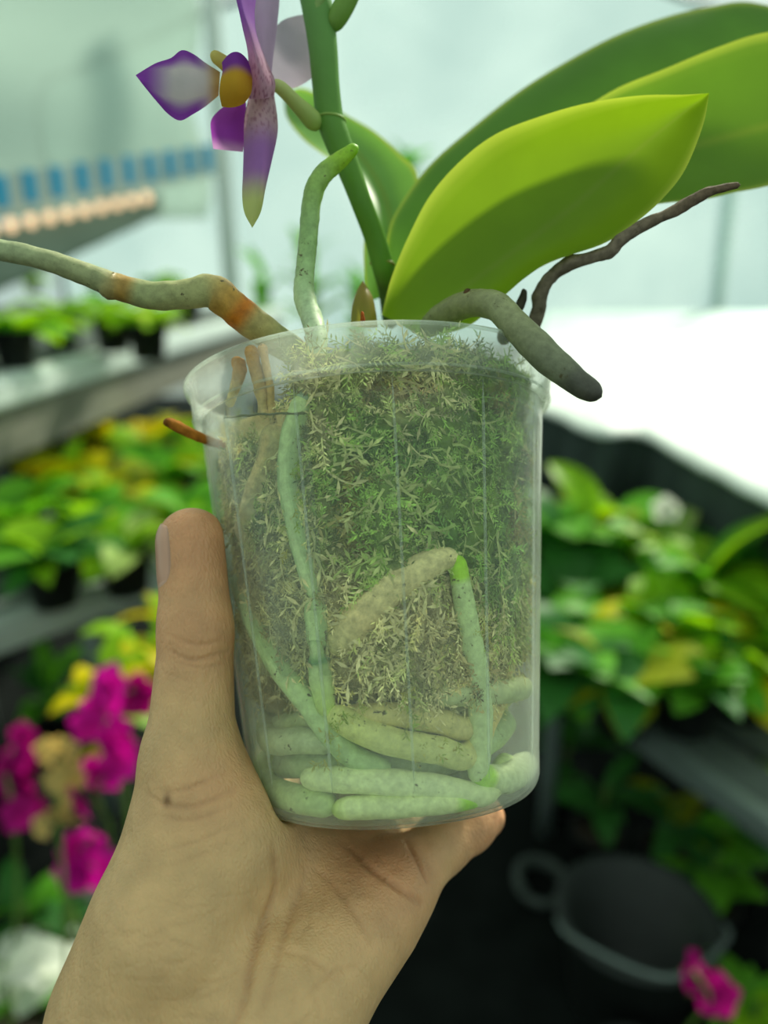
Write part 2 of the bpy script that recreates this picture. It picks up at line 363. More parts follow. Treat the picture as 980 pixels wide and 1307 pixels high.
M_net = filmmat('darkening_net', (.70, .80, .74), .46, .7)  # added sheet that darkens the upper left of the film wall
nt_ = grid_obj('darkening_net', lambda u, v: (XL+.25+2.15*u*u+.05*math.sin(9*v), 3.2+2.4*u, 1.75+v*1.38+.02*math.sin(14*u)), 30, 12, M_net, kind='thing', label='grey green net added to darken the film wall above the striped valance', cat='net')
nt_.modifiers.new('thickness', 'SOLIDIFY').thickness = .004
def pipe(name, pts, r, mat, label=None, cat=None, group=None, parent=None, seg=10, n=24, origin=None):
    V, Fc, _ = tube_mesh([tuple(p)+(r,) for p in pts], seg=seg, n=n, round_a=False, round_b=False)
    o = obj(name, V, Fc, mat, parent=parent, origin=origin)
    if label: tag(o, label, cat, group)
    return o
for y, hl_ in ((2.9, 'over the nearer ends of the benches'), (5.9, 'halfway to the film end wall'), (8.9, 'against the film end wall')):
    pts = [(XL+.06, y, 0), (XL+.06, y, HW*.6)]+[(XL+.06+(XR-XL-.12)*k/16, y, HW+HR*math.sin(math.pi*k/16)-.06) for k in range(17)]+[(XR-.06, y, HW*.6), (XR-.06, y, 0)]
    pipe('roof_hoop', pts, .03, M_steel, 'galvanised pipe roof hoop '+hl_, 'hoop', 'roof hoops', n=70)
pipe('roof_purlin', [(.3, YF+.1, HW+HR*.984-.125), (.3, YB-.1, HW+HR*.984-.125)], .025, M_steel, 'straight galvanised purlin pipe along the roof ridge', 'pipe')
for px, d in ((303, 5.9), (930, 8.9)):
    q = P(px, 330, d); 
    pipe('support_post', [(q.x-.04, q.y, 0), (q.x-.09, q.y, 3.6)], .062, M_rail,
         'white upright post behind the upper bench plants' if px < 500 else 'pale upright post behind the white covered bench', 'post')

# ------------------------------------------------------------------ benches
# upper bench on the left, white rail and board below
def strip(name, a, b, w, h, mat, parent=None, origin=None):
    a, b = Vector(a), Vector(b); d = (b-a); L = d.length; rz = math.atan2(d.y, d.x)
    V, Fc = box_vf((0, 0, 0), (L, w, h), 0)
    bm = bmesh.new(); vs = [bm.verts.new(v) for v in V]
    for f in Fc: bm.faces.new([vs[i] for i in f])
    bmesh.ops.bevel(bm, geom=list(bm.edges), offset=min(w, h)*.18, segments=2, affect='EDGES')
    bm.normal_update()
    c = (a+b)/2; R = Matrix.Rotation(rz, 3, 'Z') @ Matrix.Rotation(-math.asin(max(-1, min(1, d.z/L))), 3, 'Y')
    V2 = [R @ v.co + c for v in bm.verts]; bm.verts.index_update(); F2 = [[v.index for v in f.verts] for f in bm.faces]
    bm.free()
    return obj(name, V2, F2, mat, parent=parent, smooth=False, origin=origin)

TAKEN = []            # plan circles (x, y, level, radius) already stood upon
def free_spot(x, y, z, r, reach=.9):
    """nearest plan position to (x, y) at level z where a pot of radius r clears everything placed so far; prefers sliding along the sight line"""
    sl = Vector((x-CAM.x, y-CAM.y, 0)).normalized(); sd = Vector((-sl.y, sl.x, 0)); best = None
    for i in range(-40, 41):
        for j in range(-12, 13):
            p = Vector((x, y, 0))+sl*(i*.02)+sd*(j*.02); cost = abs(i)*.02+abs(j)*.05
            if best is not None and cost >= best[0]: continue
            if all(abs(z-q[2]) > .3 or (p.x-q[0])**2+(p.y-q[1])**2 > (r+q[3])**2 for q in TAKEN): best = (cost, p.x, p.y)
    if best: x, y = best[1], best[2]
    TAKEN.append((x, y, z, r)); return x, y
def bench(name, label, A, B, z, width, side, railmat, railw, railh, board=None, legs=3, legw=.04):
    """A,B: two points of the front edge on the plan; the top reaches back by `width` to the given side"""
    zr = z-railh/2-.0008
    A, B = Vector((A.x, A.y, zr)), Vector((B.x, B.y, zr)); d = (B-A).normalized(); nrm = Vector((-d.y, d.x, 0))*side
    t = thing(name, label, 'bench', tuple((A+B)/2-Vector((0, 0, zr))))
    strip('rail', A-d*.5, B+d*.5, railw, railh, railmat, t)
    strip('rail', A-d*.5+nrm*width, B+d*.5+nrm*width, railw, railh, railmat, t)
    if board: strip('board', A-d*.5-nrm*.0+Vector((0, 0, -railh/2-board/2)), B+d*.5+Vector((0, 0, -railh/2-board/2)), .03, board, M_board, t)
    ns = max(4, int(width/.12))
    for k in range(ns):
        q = nrm*(width*(k+.5)/ns)+Vector((0, 0, z-.0108-zr))
        strip('slat', A-d*.5+q, B+d*.5+q, width/ns*.75, .02, M_mesh, t)
    L = (B-A).length+1
    for k in range(legs):
        for w in (legw, width-.04):
            q = A-d*.5+d*(L*(k+.5)/legs)+nrm*w
            pipe('leg', [(q.x, q.y, 0), (q.x, q.y, z-.021)], .022, M_steel, parent=t, seg=8, n=4)
            TAKEN.append((q.x, q.y, 0, .024)); TAKEN.append((q.x, q.y, z*.5, .024))
    return t, A, B, d, nrm
uA, uB = on_z(0, 478, 1.2), on_z(330, 398, 1.2)
bench('plant_bench', 'tall bench with wide white rail and weathered board, carrying bright green plants', uA, uB, 1.2, 2.2, 1, M_rail, .09, .085, board=.15, legw=1.15)
lA, lB = on_z(0, 788, .75), on_z(215, 715, .75)
bench('plant_bench', 'low bench with grey pipe rail carrying yellow green plants beneath the taller bench', lA, lB, .75, .8, 1, M_lrail, .07, .075)
rA, rB = on_z(735, 868, .55), on_z(990, 1045, .55)
bench('plant_bench', 'low bench with grey rail carrying leafy plants below the white sheet', rA, rB, .55, .95, 1, M_steel, .05, .05, legs=2)

# white sheet bench on the right : a wavy thick sheet over a table, dark strip as painted shade under it
sh = thing('sheet_bench', 'wide bench covered by bright white plastic sheet with dark skirt under wavy edge', 'bench', (2.2, 4.0, 0))
edge = [on_z(640, 505, .97), on_z(700, 528, .97), on_z(760, 556, .97), on_z(820, 556, .97), on_z(900, 598, .97), on_z(985, 640, .97), on_z(1060, 680, .97)]
es = spline(edge, 60)
far = spline([on_z(700, 400, .97), on_z(800, 398, .97), on_z(1010, 398, .97)], 60)
V = []; nv = 40
for i in range(60):
    for j in range(nv):
        v = j/(nv-1); p = es[i]*(1-v)+far[i]*v
        V.append((p[0], p[1], p[2]+.012*nz(p, 2.2, 3)+.01*nz(p, 7, 1)))
n0 = len(V)
V += [(x, y, z-.012) for x, y, z in V]
Fc = []
for i in range(59):
    for j in range(nv-1):
        q = (i*nv+j, (i+1)*nv+j, (i+1)*nv+j+1, i*nv+j+1); Fc += [q, tuple(x+n0 for x in q[::-1])]
    Fc.append((i*nv, i*nv+n0, (i+1)*nv+n0, (i+1)*nv)); j = nv-1
    Fc.append((i*nv+j, (i+1)*nv+j, (i+1)*nv+j+n0, i*nv+j+n0))
obj('white_sheet', V, Fc, M_white_sheet, sh)
V = []
for i in range(60):
    for j in range(8):
        v = j/7; a = es[i]+np.array([.02, .03, -.012]); w = .025*math.sin(i*.9)*v
        V.append((a[0]+w, a[1]+w+.03*v, a[2]-.27*v))
Fc = [(i*8+j, i*8+j+1, (i+1)*8+j+1, (i+1)*8+j) for i in range(59) for j in range(7)]
sk = obj('shadestrip', V, Fc, pmat('shadestrip_grey', lin('#3c4844'), rough=.85, spec=.1, var=.2, scale=6), sh); md = sk.modifiers.new('thickness', 'SOLIDIFY'); md.thickness = .006  # dark strip standing in for the shadow below the sheet edge
for k, (px, py) in enumerate(((760, 470), (960, 560), (960, 440), (1150, 520))):
    q = on_z(px, py, .93); pipe('leg', [(q.x, q.y, 0), (q.x, q.y, .955)], .03, M_steel, parent=sh, seg=8, n=4)

# striped valance with a row of round glowing beads over a grey-green drop, far left
d0 = 3.6
va = thing('shade_valance', 'white valance with bright blue stripes over a grey green cloth', 'valance', tuple(P(90, 230, d0+.6)))
W0, W1 = P(-60, 258, d0), P(275, 203, d0+1.4)
def vl(t, dz): 
    p = W0.lerp(W1, t); return Vector((p.x, p.y, p.z+dz))
V, Fc = [], []
for k in range(41):
    t = k/40; w = .006*math.sin(k*1.3)
    for (dz, dy) in ((-.09, w), (.09, w), (.09, w+.012), (-.09, w+.012)):
        q = vl(t, dz); V.append((q.x, q.y+dy, q.z))
for k in range(40):
    for e in range(4): Fc.append((k*4+e, k*4+(e+1) % 4, k*4+4+(e+1) % 4, k*4+4+e))
Fc += [(0, 3, 2, 1), (160, 161, 162, 163)]
band = obj('band', V, Fc, M_white_sheet, va, smooth=False)
for k in range(11):
    t = (k+.4)/11; a, b = vl(t, 0), vl(t+.03, 0)
    c = (a+b)/2+Vector((0, -.012, .012)); V, Fc = box_vf(tuple(c), (.066, .02, .15), math.atan2((W1-W0).y, (W1-W0).x)); obj('stripe', V, Fc, M_blue, va, smooth=False)
V = []
for k in range(31):
    t = k/30*.72
    for j in range(8):
        q = vl(t, -.09-.05-(.32*(1-t*.9))*j/7); V.append((q.x, q.y+.01*math.sin(k*1.1)+.03*j/7, q.z))
Fc = [(k*8+j, k*8+j+1, k*8+9+j, k*8+8+j) for k in range(30) for j in range(7)]
dr = obj('cloth_drop', V, Fc, M_teal, va); md = dr.modifiers.new('thickness', 'SOLIDIFY'); md.thickness = .008
m, t_, out = newmat('warm_glow_bead'); e = N(t_, 'ShaderNodeEmission'); e.inputs[0].default_value = c4(lin('#ffd9a8')); e.inputs[1].default_value = 2.2  # warm emission for the row of round beads
Lk(t_, e.outputs[0], out.inputs[0]); M_glow_bead = m
BO = Vector(((W1-W0).y, -(W1-W0).x, 0)).normalized()*.06
sl = thing('bead_row', 'row of small warm round glowing beads strung under the blue striped valance', 'string light', tuple(vl(.3, -.12)))
pipe('cord', [vl(0, -.105)+BO, vl(.35, -.105)+BO, vl(.7, -.105)+BO], .004, M_mesh, parent=sl, seg=6, n=12)
ico = bmesh.new(); bmesh.ops.create_uvsphere(ico, u_segments=12, v_segments=8, radius=.026)
for v in ico.verts: v.co.z *= 1.25
glow_bead_me = bpy.data.meshes.new('glow_bead'); ico.to_mesh(glow_bead_me); ico.free(); glow_bead_me.materials.append(M_glow_bead)
for k in range(11):
    o = bpy.data.objects.new('glow_bead', glow_bead_me); COL.objects.link(o); o.parent = sl
    o.location = vl(k/11*.68+.01, -.14)+BO - sl.location

# ------------------------------------------------------------------ plants around
def blade(length, width, bend, fold, tipw=.35, n=8, thick=0, wave=0):
    A, M, B = [], [], []
    for i in range(n):
        s = i/(n-1); w = width*.5*(math.sin(math.pi*min(1, (s*.92+.06))**(.6+tipw))**.75)
        if i == n-1: w = .004
        x = length*s*math.cos(bend*s*.5); z = length*(s*math.sin(.15)) - length*math.sin(bend*s*.5)*s*.6 + .35*length*s*(1-s)
        lift = w*fold
        A.append((x, -w, z+lift+wave*math.sin(s*9))); M.append((x, 0, z)); B.append((x, w, z+lift-wave*math.sin(s*9)))
    V, Fc, _ = loft(A, M, B, n=n, m=5, thick=thick)
    return V, Fc
def leaf_mesh(name, mat, *a, **k):
    V, Fc = blade(*a, **k)
    me = bpy.data.meshes.new(name); me.from_pydata([tuple(v) for v in V], [], Fc); me.materials.append(mat)
    me.polygons.foreach_set('use_smooth', [True]*len(me.polygons)); return me
G = {}
for nm, hx, tr in (('lime', '#86b81e', .5), ('green', '#64aa2e', .48), ('deep', '#3a7432', .4), ('yellow', '#d2c60c', .5), ('olive', '#8f9a1c', .45), ('pale', '#a9c46a', .5), ('white', '#dfe6d6', .4)):
    mt = leafmat('foliage_'+nm, lin(hx), trans=tr, rough=.4, gloss=.02, var=.25, scale=14, tcol=(1.3, 1.25, .5) if nm != 'white' else (1, 1, .9), bump=0)
    G[nm] = [leaf_mesh('leaf', mt, 1.0, w, b, f, tipw=tw) for (w, b, f, tw) in ((.34, .9, .3, .2), (.42, 1.3, .15, .3), (.30, .5, .35, .25), (.5, 1.0, .1, .15))]
def lathe(prof, seg=24):
    V, Fc = [], []
    for (r, z) in prof:
        for k in range(seg): V.append((r*math.cos(2*math.pi*k/seg), r*math.sin(2*math.pi*k/seg), z))
    for i in range(len(prof)-1):
        for k in range(seg): Fc.append((i*seg+k, i*seg+(k+1) % seg, (i+1)*seg+(k+1) % seg, (i+1)*seg+k))
    Fc.append(tuple(range(seg-1, -1, -1))); Fc.append(tuple((len(prof)-1)*seg+k for k in range(seg)))
    return V, Fc
V, Fc = lathe([(.045, 0), (.048, .004), (.062, .1), (.067, .1), (.067, .112), (.061, .112), (.058, .095)])
potme = bpy.data.meshes.new('pot'); potme.from_pydata(V, [], Fc); potme.materials.append(M_bpot); potme.polygons.foreach_set('use_smooth', [True]*len(potme.polygons))
V, Fc = lathe([(.0585, .09), (.0585, .097), (.02, .103), (.004, .104)], 16)
soilme = bpy.data.meshes.new('bark'); soilme.from_pydata(V, [], Fc); soilme.materials.append(M_soil)
# bucket and a coil of hose on the floor
bl = on_z(800, 1270, 0.0)
TAKEN.append((bl.x, bl.y, 0, .175))
bk = thing('bucket', 'empty dark grey round bucket standing on the black floor', 'bucket', tuple(bl))
V, Fc = lathe([(.11, .0), (.12, .004), (.15, .21), (.165, .21), (.168, .222), (.162, .23), (.146, .225), (.115, .012), (.02, .012)], 40)
obj('bucket_body', [Vector(v)+bl for v in V], Fc, pmat('grey_bucket', lin('#2a302d'), rough=.5, var=.15), bk)
pipe('handle', [bl+Vector((-.165, 0, .21)), bl+Vector((-.15, -.08, .24)), bl+Vector((0, -.175, .25)), bl+Vector((.15, -.08, .24)), bl+Vector((.165, 0, .21))], .005, M_steel, parent=bk, seg=8, n=30)
hc = on_z(690, 1135, .0); TAKEN.append((hc.x, hc.y, 0, .09))
pts = []
for k in range(40):
    a = k/39*2*math.pi*1.6; pts.append((hc.x+.06*math.cos(a), hc.y+.07*math.sin(a), .012+.004*k/39*6))
pipe('hose', pts, .011, pmat('grey_hose', lin('#3e4742'), rough=.5), 'thin grey green hose coiled on the black floor beside the bucket', 'hose', n=90)

R0 = random.Random(11)
def plant(px, py, z, lab, group, cols, nleaf=12, size=.2, up=.5, pot=1.0, name='potted_plant', cat='plant', stemh=0.0, wmul=1.0):
    """pot stands on level z on the sight line through the pixel of the crown"""
    crown = z+.11*pot+stemh+size*.25
    c = on_z(px, py, crown); loc = free_spot(c.x, c.y, z, .069*pot)+(z,)
    t = thing(name, lab, cat, loc, group)
    for me, nm in ((potme, 'pot'), (soilme, 'bark')):
        o = bpy.data.objects.new(nm, me); COL.objects.link(o); o.parent = t; o.scale = (pot,)*3
    if stemh: pipe('stem', [Vector(loc)+Vector((0, 0, .09*pot)), Vector(loc)+Vector((.01, 0, .1*pot+stemh))], .006, G_stem, parent=t, seg=6, n=6)
    for k in range(nleaf):
        cn = R0.choice(cols); me = R0.choice(G[cn])
        o = bpy.data.objects.new('leaf', me); COL.objects.link(o); o.parent = t
        s = size*R0.uniform(.7, 1.15); a = 2*math.pi*(k*.382+R0.uniform(-.06, .06)); el = R0.uniform(-.15, 1.0)*up*1.6
        zz = .1*pot + (stemh*R0.uniform(.25 if stemh < .4 else .8, 1.0) if stemh else 0)
        o.location = (.01*math.cos(a), .01*math.sin(a), zz)
        o.rotation_euler = (R0.uniform(-.4, .4), -el, a); o.scale = (s, s*wmul, s)
    return t
G_stem = leafmat('stem_green', lin('#5d7f35'), trans=.1, bump=0)
WORD = {'lime': 'lime', 'green': 'mid green', 'deep': 'dark green', 'yellow': 'yellow', 'olive': 'olive', 'pale': 'pale green', 'white': 'white'}
def words(cl):
    u = []
    for c in cl:
        if WORD[c] not in u: u.append(WORD[c])
    return ' and '.join(u[:2]) if len(u) > 1 else u[0]
TALL = 'lime plants on the tall bench'
for px, py, sz, cl, ph in ((12, 398, .20, ['lime', 'green', 'lime'], 'on the tall bench by its white rail'), (75, 385, .2, ['lime', 'lime', 'pale'], 'on the tall bench by its white rail'), (140, 388, .2, ['green', 'lime'], 'on the tall bench by its white rail'),
        (40, 352, .2, ['lime', 'pale'], 'on the tall bench under the grey cloth'), (205, 356, .24, ['lime', 'green'], 'on the tall bench behind the knuckled root'), (238, 368, .22, ['green', 'deep'], 'on the tall bench beside the white post'),
        (120, 350, .2, ['lime', 'olive'], 'on the tall bench under the grey cloth'), (185, 398, .15, ['pale', 'lime'], 'on the tall bench by its white rail')):
    plant(px, py, 1.2, words(cl)+' potted plant '+ph, TALL, cl, 17, sz, .42, 1.0, wmul=1.15)
LOW = 'yellow green plants on the low bench'
for px, py, sz, cl, ph in ((15, 640, .2, ['green', 'lime'], 'on the low bench above the pipe rail'), (85, 600, .2, ['olive', 'lime', 'yellow'], 'in the middle of the low bench'), (60, 690, .17, ['green', 'deep', 'lime'], 'against the pipe rail of the low bench'),
        (150, 615, .2, ['yellow', 'olive', 'lime'], 'in the middle of the low bench'), (155, 680, .15, ['lime', 'pale'], 'against the pipe rail near the thumb'), (215, 592, .2, ['olive', 'green', 'lime'], 'in the middle of the low bench'), (245, 640, .18, ['green', 'lime'], 'on the low bench beside the clear pot'),
        (120, 548, .2, ['yellow', 'deep'], 'on the low bench under the weathered board'), (190, 545, .2, ['yellow', 'lime'], 'on the low bench under the weathered board'), (30, 565, .2, ['olive', 'deep'], 'on the low bench under the weathered board'), (255, 555, .18, ['green', 'olive'], 'on the low bench under the weathered board'), (110, 650, .16, ['lime', 'green', 'yellow'], 'against the pipe rail of the low bench')):
    plant(px, py, .75, words(cl)+' potted plant '+ph, LOW, cl, 17, sz*1.05, .5, 1.0, wmul=1.2)
for px, py, sz, ph in ((180, 792, .13, 'beside the thumb'), (130, 808, .12, 'above the pink spray'), (215, 765, .12, 'touching the pipe rail')):
    plant(px, py, 0.0, 'tall stemmed plant with bright yellow leaves '+ph, 'yellow leaved plants', ['yellow', 'yellow', 'lime'], 17, sz, .5, 1.0, stemh=.68, wmul=1.2)
for px, py, sz, cl, ph in ((60, 850, .18, ['deep', 'green'], 'above the cream bud spray'), (20, 1130, .15, ['deep', 'green', 'deep'], 'below the deep magenta spray'), (110, 1160, .15, ['green', 'lime', 'deep'], 'below the pink purple spray'), (165, 1180, .14, ['deep'], 'beside the wrist')):
    plant(px, py, 0.0, 'bushy '+words(cl)+' plant on the floor '+ph, 'bushy plants below pink blooms', cl, 12, sz, .5, 1.1, stemh=.1)
plant(8, 1195, 0.12, 'plant with white and green variegated leaves beside the pink blooms', None, ['white', 'white', 'green'], 9, .16, .5, 1.0, stemh=.15)
plant(88, 1205, 0.12, 'small plant with pale white leaf below pink blooms', None, ['white', 'deep', 'deep'], 6, .08, .5, .8, stemh=.1)
RB = 'leafy plants below the white sheet'
for px, py, sz, cl, ph in ((715, 650, .2, ['deep', 'green'], 'touching the skirt beside the clear pot'), (770, 640, .2, ['green', 'olive', 'lime'], 'touching the skirt of the white sheet'), (840, 668, .2, ['pale', 'green', 'lime'], 'beside the white blossom'), (905, 695, .22, ['green', 'lime'], 'beside the white blossom'), (970, 695, .2, ['deep', 'green'], 'touching the skirt of the white sheet'),
        (735, 740, .18, ['deep'], 'on the low bench beside the clear pot'), (800, 765, .2, ['green', 'olive'], 'on the low bench under the sheet'), (865, 775, .2, ['lime', 'yellow', 'green'], 'on the low bench under the sheet'), (940, 755, .2, ['yellow', 'lime', 'green'], 'on the low bench under the sheet'), (965, 825, .17, ['yellow', 'yellow', 'lime'], 'against the diagonal grey rail'),
        (720, 820, .18, ['deep', 'green'], 'on the low bench touching the clear pot'), (800, 848, .16, ['deep', 'olive', 'green'], 'against the diagonal grey rail'), (885, 860, .15, ['deep', 'green'], 'against the diagonal grey rail'), (1005, 780, .2, ['lime', 'green'], 'at the end of that low bench')):
    plant(px, py, .55, words(cl)+' potted plant '+ph, RB, cl, 20, sz*1.2, .55, 1.0, wmul=1.3, stemh=.12 if py < 700 else 0)
for px, py, sz, cl, ph in ((722, 955, .17, ['deep', 'deep', 'green'], 'beside the clear pot'), (765, 1050, .15, ['deep'], 'behind the coiled hose'), (905, 1130, .14, ['green', 'deep'], 'by the bucket'), (955, 1075, .15, ['green', 'lime', 'deep'], 'under the grey bench rail'), (968, 1235, .14, ['green', 'lime'], 'beside the small dark pink flower'), (865, 1000, .16, ['deep', 'olive'], 'under the grey bench rail'), (985, 950, .15, ['lime', 'green'], 'under the grey bench rail')):
    plant(px, py, 0.0, words(cl)+' leafy plant on the floor '+ph, 'floor plants near the bucket', cl, 10, sz, .5, 1.1, stemh=.14)
# far plants with long upright leaves
for px, py, d, sz, cl, ph in ((335, 345, 5.6, .42, ['green', 'deep'], 'beside the white post'), (395, 330, 6.4, .5, ['green', 'lime'], 'behind the upright root'), (455, 365, 5.8, .4, ['green', 'deep'], 'behind the base of the flower stalk'), (520, 190, 7.3, .4, ['deep', 'green'], 'against the film wall behind the leaves')):
    q = P(px, py, d); t = thing('tall_plant', 'tall '+words(cl)+' plant '+ph, 'plant', (q.x, q.y, 0), 'tall plants near the film wall')
    o = bpy.data.objects.new('pot', potme); COL.objects.link(o); o.parent = t; o.scale = (2.2,)*3
    pipe('stem', [Vector((q.x, q.y, .2)), Vector((q.x, q.y, q.z-.1))], .014, G_stem, parent=t, seg=6, n=6)
    for k in range(16):
        me = R0.choice(G[R0.choice(cl)]); o = bpy.data.objects.new('leaf', me); COL.objects.link(o); o.parent = t
        a = k*2.4; o.location = (0, 0, q.z-.1-R0.uniform(0, .5)); o.rotation_euler = (R0.uniform(-.3, .3), -R0.uniform(.4, 1.35), a); s = sz*R0.uniform(.7, 1.1); o.scale = (s, s*.6, s)

# pink sprays
def bloom_mesh(mat, name):
    parts = []
    for k in range(5):
        a = 2*math.pi*k/5+.3; w = .5 if k % 2 else .42
        A, Mi, B = [], [], []
        for i in range(6):
            s = i/5; ww = .03*w*math.sin(math.pi*min(1, s*.85+.13))*1.25
            x = .002+.03*s; z = .008*s-.01*s*s
            def rot(p): return (p[0]*math.cos(a)-p[1]*math.sin(a), p[0]*math.sin(a)+p[1]*math.cos(a), p[2])
            A.append(rot((x, -ww, z+.002))); Mi.append(rot((x, 0, z))); B.append(rot((x, ww, z+.002)))
        V, Fc, _ = loft(A, Mi, B, n=6, m=4, thick=0); parts.append((V, Fc))
    parts.append(lathe([(.0035, -.002), (.006, .006), (.0045, .012), (.002, .014)], 8))
    V, Fc, _ = joinvf(parts)
    me = bpy.data.meshes.new(name); me.from_pydata([tuple(v) for v in V], [], Fc); me.materials.append(mat)
    me.polygons.foreach_set('use_smooth', [True]*len(me.polygons)); return me
M_pink = leafmat('pink_bloom', lin('#d418a4'), trans=.4, gloss=.01, tcol=(1.2, .8, 1.1), var=.25, scale=30, bump=0)
M_mag = leafmat('magenta_bloom', lin('#b0127e'), trans=.4, gloss=.01, tcol=(1.2, .8, 1.0), var=.25, scale=30, bump=0)
M_cream = leafmat('cream_bloom', lin('#d8c37a'), trans=.4, gloss=.01, tcol=(1.1, 1.0, .8), var=.3, scale=30, bump=0)
M_wbl = leafmat('white_bloom', lin('#eef0e2'), trans=.4, gloss=.01, tcol=(1, 1, .95), var=.1, scale=30, bump=0)
BL = {'white': bloom_mesh(M_wbl, 'bloom'), 'pink': bloom_mesh(M_pink, 'bloom'), 'mag': bloom_mesh(M_mag, 'bloom'), 'cream': bloom_mesh(M_cream, 'bloom')}
def spray(pts, kind, n, size, label, group, spread, d=1.25, cat='flower', z=0.0):
    """a flower spray: stem from the floor, blooms around its upper part; pts = pixel path of the blooms, top first"""
    W = [P(px, py, d) for px, py in pts]
    bx_, by_ = free_spot(W[-1].x-.05, W[-1].y+.12, z, .083); base = Vector((bx_, by_, z))
    t = thing('flower_spray', label, cat, tuple(base), group)
    path = [base, base.lerp(W[-1], .6)+Vector((.02, 0, .05))]+W[::-1]
    pipe('stem', path, .004, G_stem, parent=t, seg=6, n=30)
    o = bpy.data.objects.new('pot', potme); COL.objects.link(o); o.parent = t; o.scale = (1.2,)*3
    S = spline(W, n)
    for i in range(n):
        o = bpy.data.objects.new('bloom', BL[kind]); COL.objects.link(o); o.parent = t
        off = Vector((R0.gauss(0, 1), R0.gauss(0, .7), R0.gauss(0, .8)))*spread
        o.location = Vector(S[i])+off-base; s = size*R0.uniform(.8, 1.2); o.scale = (s, s, s)
        dr = (Vector((R0.gauss(0, .5), -1, .35+R0.gauss(0, .4)))).normalized(); o.rotation_euler = dr.to_track_quat('Z', 'Y').to_euler()
    return t
spray([(150, 880), (125, 930), (150, 975), (120, 1010)], 'pink', 15, 1.0, 'bright pink flower spray arching beside the thumb side of the hand', None, .018)
spray([(175, 880), (155, 890)], 'mag', 5, 1.0, 'dark magenta flower cluster above the bright pink spray', None, .012, 1.35)
spray([(20, 950), (8, 985), (15, 1025)], 'mag', 10, 1.0, 'deep magenta flower spray beside the cream buds', None, .018)
spray([(120, 1065), (95, 1095), (130, 1110), (80, 1115)], 'pink', 10, .95, 'pink purple flower spray just below the cream buds', None, .014)
spray([(75, 945), (85, 985), (70, 1020), (75, 1055)], 'cream', 14, .62, 'cream and yellow bud spray between pink and magenta blooms', None, .014, 1.2)
# white blossom & magenta petals on the right
spray([(850, 648), (858, 655)], 'white', 3, .9, 'white blossom among the plants below the white sheet', None, .008, 1.75, z=.55)
spray([(885, 1240), (905, 1275)], 'mag', 3, 1.0, 'small dark pink flower near the empty bucket', None, .008, 1.2)

# ------------------------------------------------------------------ the clear pot
RIM_C, BOT_C = P(473, 497, .2525), P(506, 1014, .236)
AX = (RIM_C-BOT_C); H = AX.length; AX.normalize()
EF = (CAM-(RIM_C+BOT_C)/2); EF = (EF-AX*EF.dot(AX)).normalized()     # towards the lens
ER = AX.cross(EF).normalized()
if ER.dot(RGT) < 0: ER = -ER
def Rw(h): return .0435+max(0, h-.008)*.0985
PM = Matrix(((ER.x, -EF.x, AX.x, BOT_C.x), (ER.y, -EF.y, AX.y, BOT_C.y), (ER.z, -EF.z, AX.z, BOT_C.z), (0, 0, 0, 1)))   # local x right, -y to the lens, z up the pot
def plocal(p):
    q = Vector(p)-BOT_C; return q.dot(ER), -q.dot(EF), q.dot(AX)
def pw(th, h, r): return BOT_C+AX*h+ER*(math.sin(th)*r)+EF*(math.cos(th)*r)
def inpot(px, py, inset):
    """first point on the sight line of a pixel that lies `inset` inside the pot wall"""
    r = ray(px, py); best = None; bd = 1e9
    for k in range(900):
        d = .15+k*.00015; p = CAM+r*d; x, y, h = plocal(p); e = math.hypot(x, y)-(Rw(max(h, 0.0))-inset)
        if h > -.02 and e < 0: return p
        if e < bd: bd, best = e, p
    return best
pot = thing('clear_pot', 'clear plastic orchid pot with ribs and wide rim held in the hand', 'pot', tuple(BOT_C))
pot.matrix_world = PM; pot['_o'] = (0, 0, 0)
bpy.context.view_layer.update()
def lathe_local(name, prof, mat, seg=128):
    V, Fc = lathe(prof, seg); Fc = Fc[:-2]
    me = bpy.data.meshes.new(name); me.from_pydata(V, [], Fc); me.materials.append(mat); me.polygons.foreach_set('use_smooth', [True]*len(me.polygons))
    bm = bmesh.new(); bm.from_mesh(me); bmesh.ops.remove_doubles(bm, verts=bm.verts, dist=1e-6); bmesh.ops.recalc_face_normals(bm, faces=bm.faces); bm.to_mesh(me); bm.free()
    o = bpy.data.objects.new(name, me); COL.objects.link(o); o.parent = pot; return o
TW = .0007
rd = .0065
prof = [(1e-7, .0022), (.03, .0012)]
for k in range(9):
    a = math.pi/2*k/8; prof.append((Rw(rd)-rd+rd*math.sin(a), rd-rd*math.cos(a)))
for h in np.linspace(.012, H-.0115, 14): prof.append((Rw(h), h))
inner = [(max(r-TW, 1e-7), h+(TW if h < .006 else 0)) for r, h in prof][::-1]
body = lathe_local('body', prof+inner, M_plastic)
HT = H-.0115; rT = Rw(HT)
rp_ = [(rT-.0003, HT+.0001), (rT+.0012, HT+.0003), (rT+.0022, HT+.0010), (rT+.0026, HT+.0025), (rT+.0033, HT+.0085), (rT+.0045, HT+.0098), (rT+.0050, HT+.0108), (rT+.0046, HT+.0118), (rT+.0036, HT+.0120),
       (rT+.0028, HT+.0112), (rT+.0025, HT+.0085), (rT+.0018, HT+.0028), (rT+.0010, HT+.0012), (rT-.0008, HT+.0009), (rT-.0003, HT+.0001)]
lathe_local('rim', rp_, M_rim)
bead = [(rT+.0046+.0006*math.cos(a), HT+.0113+.0006*math.sin(a)) for a in np.linspace(0, 2*math.pi, 9)]
lathe_local('rim_glint_bead', bead, M_rib)['label'] = 'thin whitish bead painting the highlight along the top of the rim'
bead = [(rT+.0024+.0004*math.cos(a), HT+.0012+.0004*math.sin(a)) for a in np.linspace(0, 2*math.pi, 9)]
lathe_local('rim_glint_bead', bead, M_rib)  # milky rings put the rim's highlight lines into the plastic
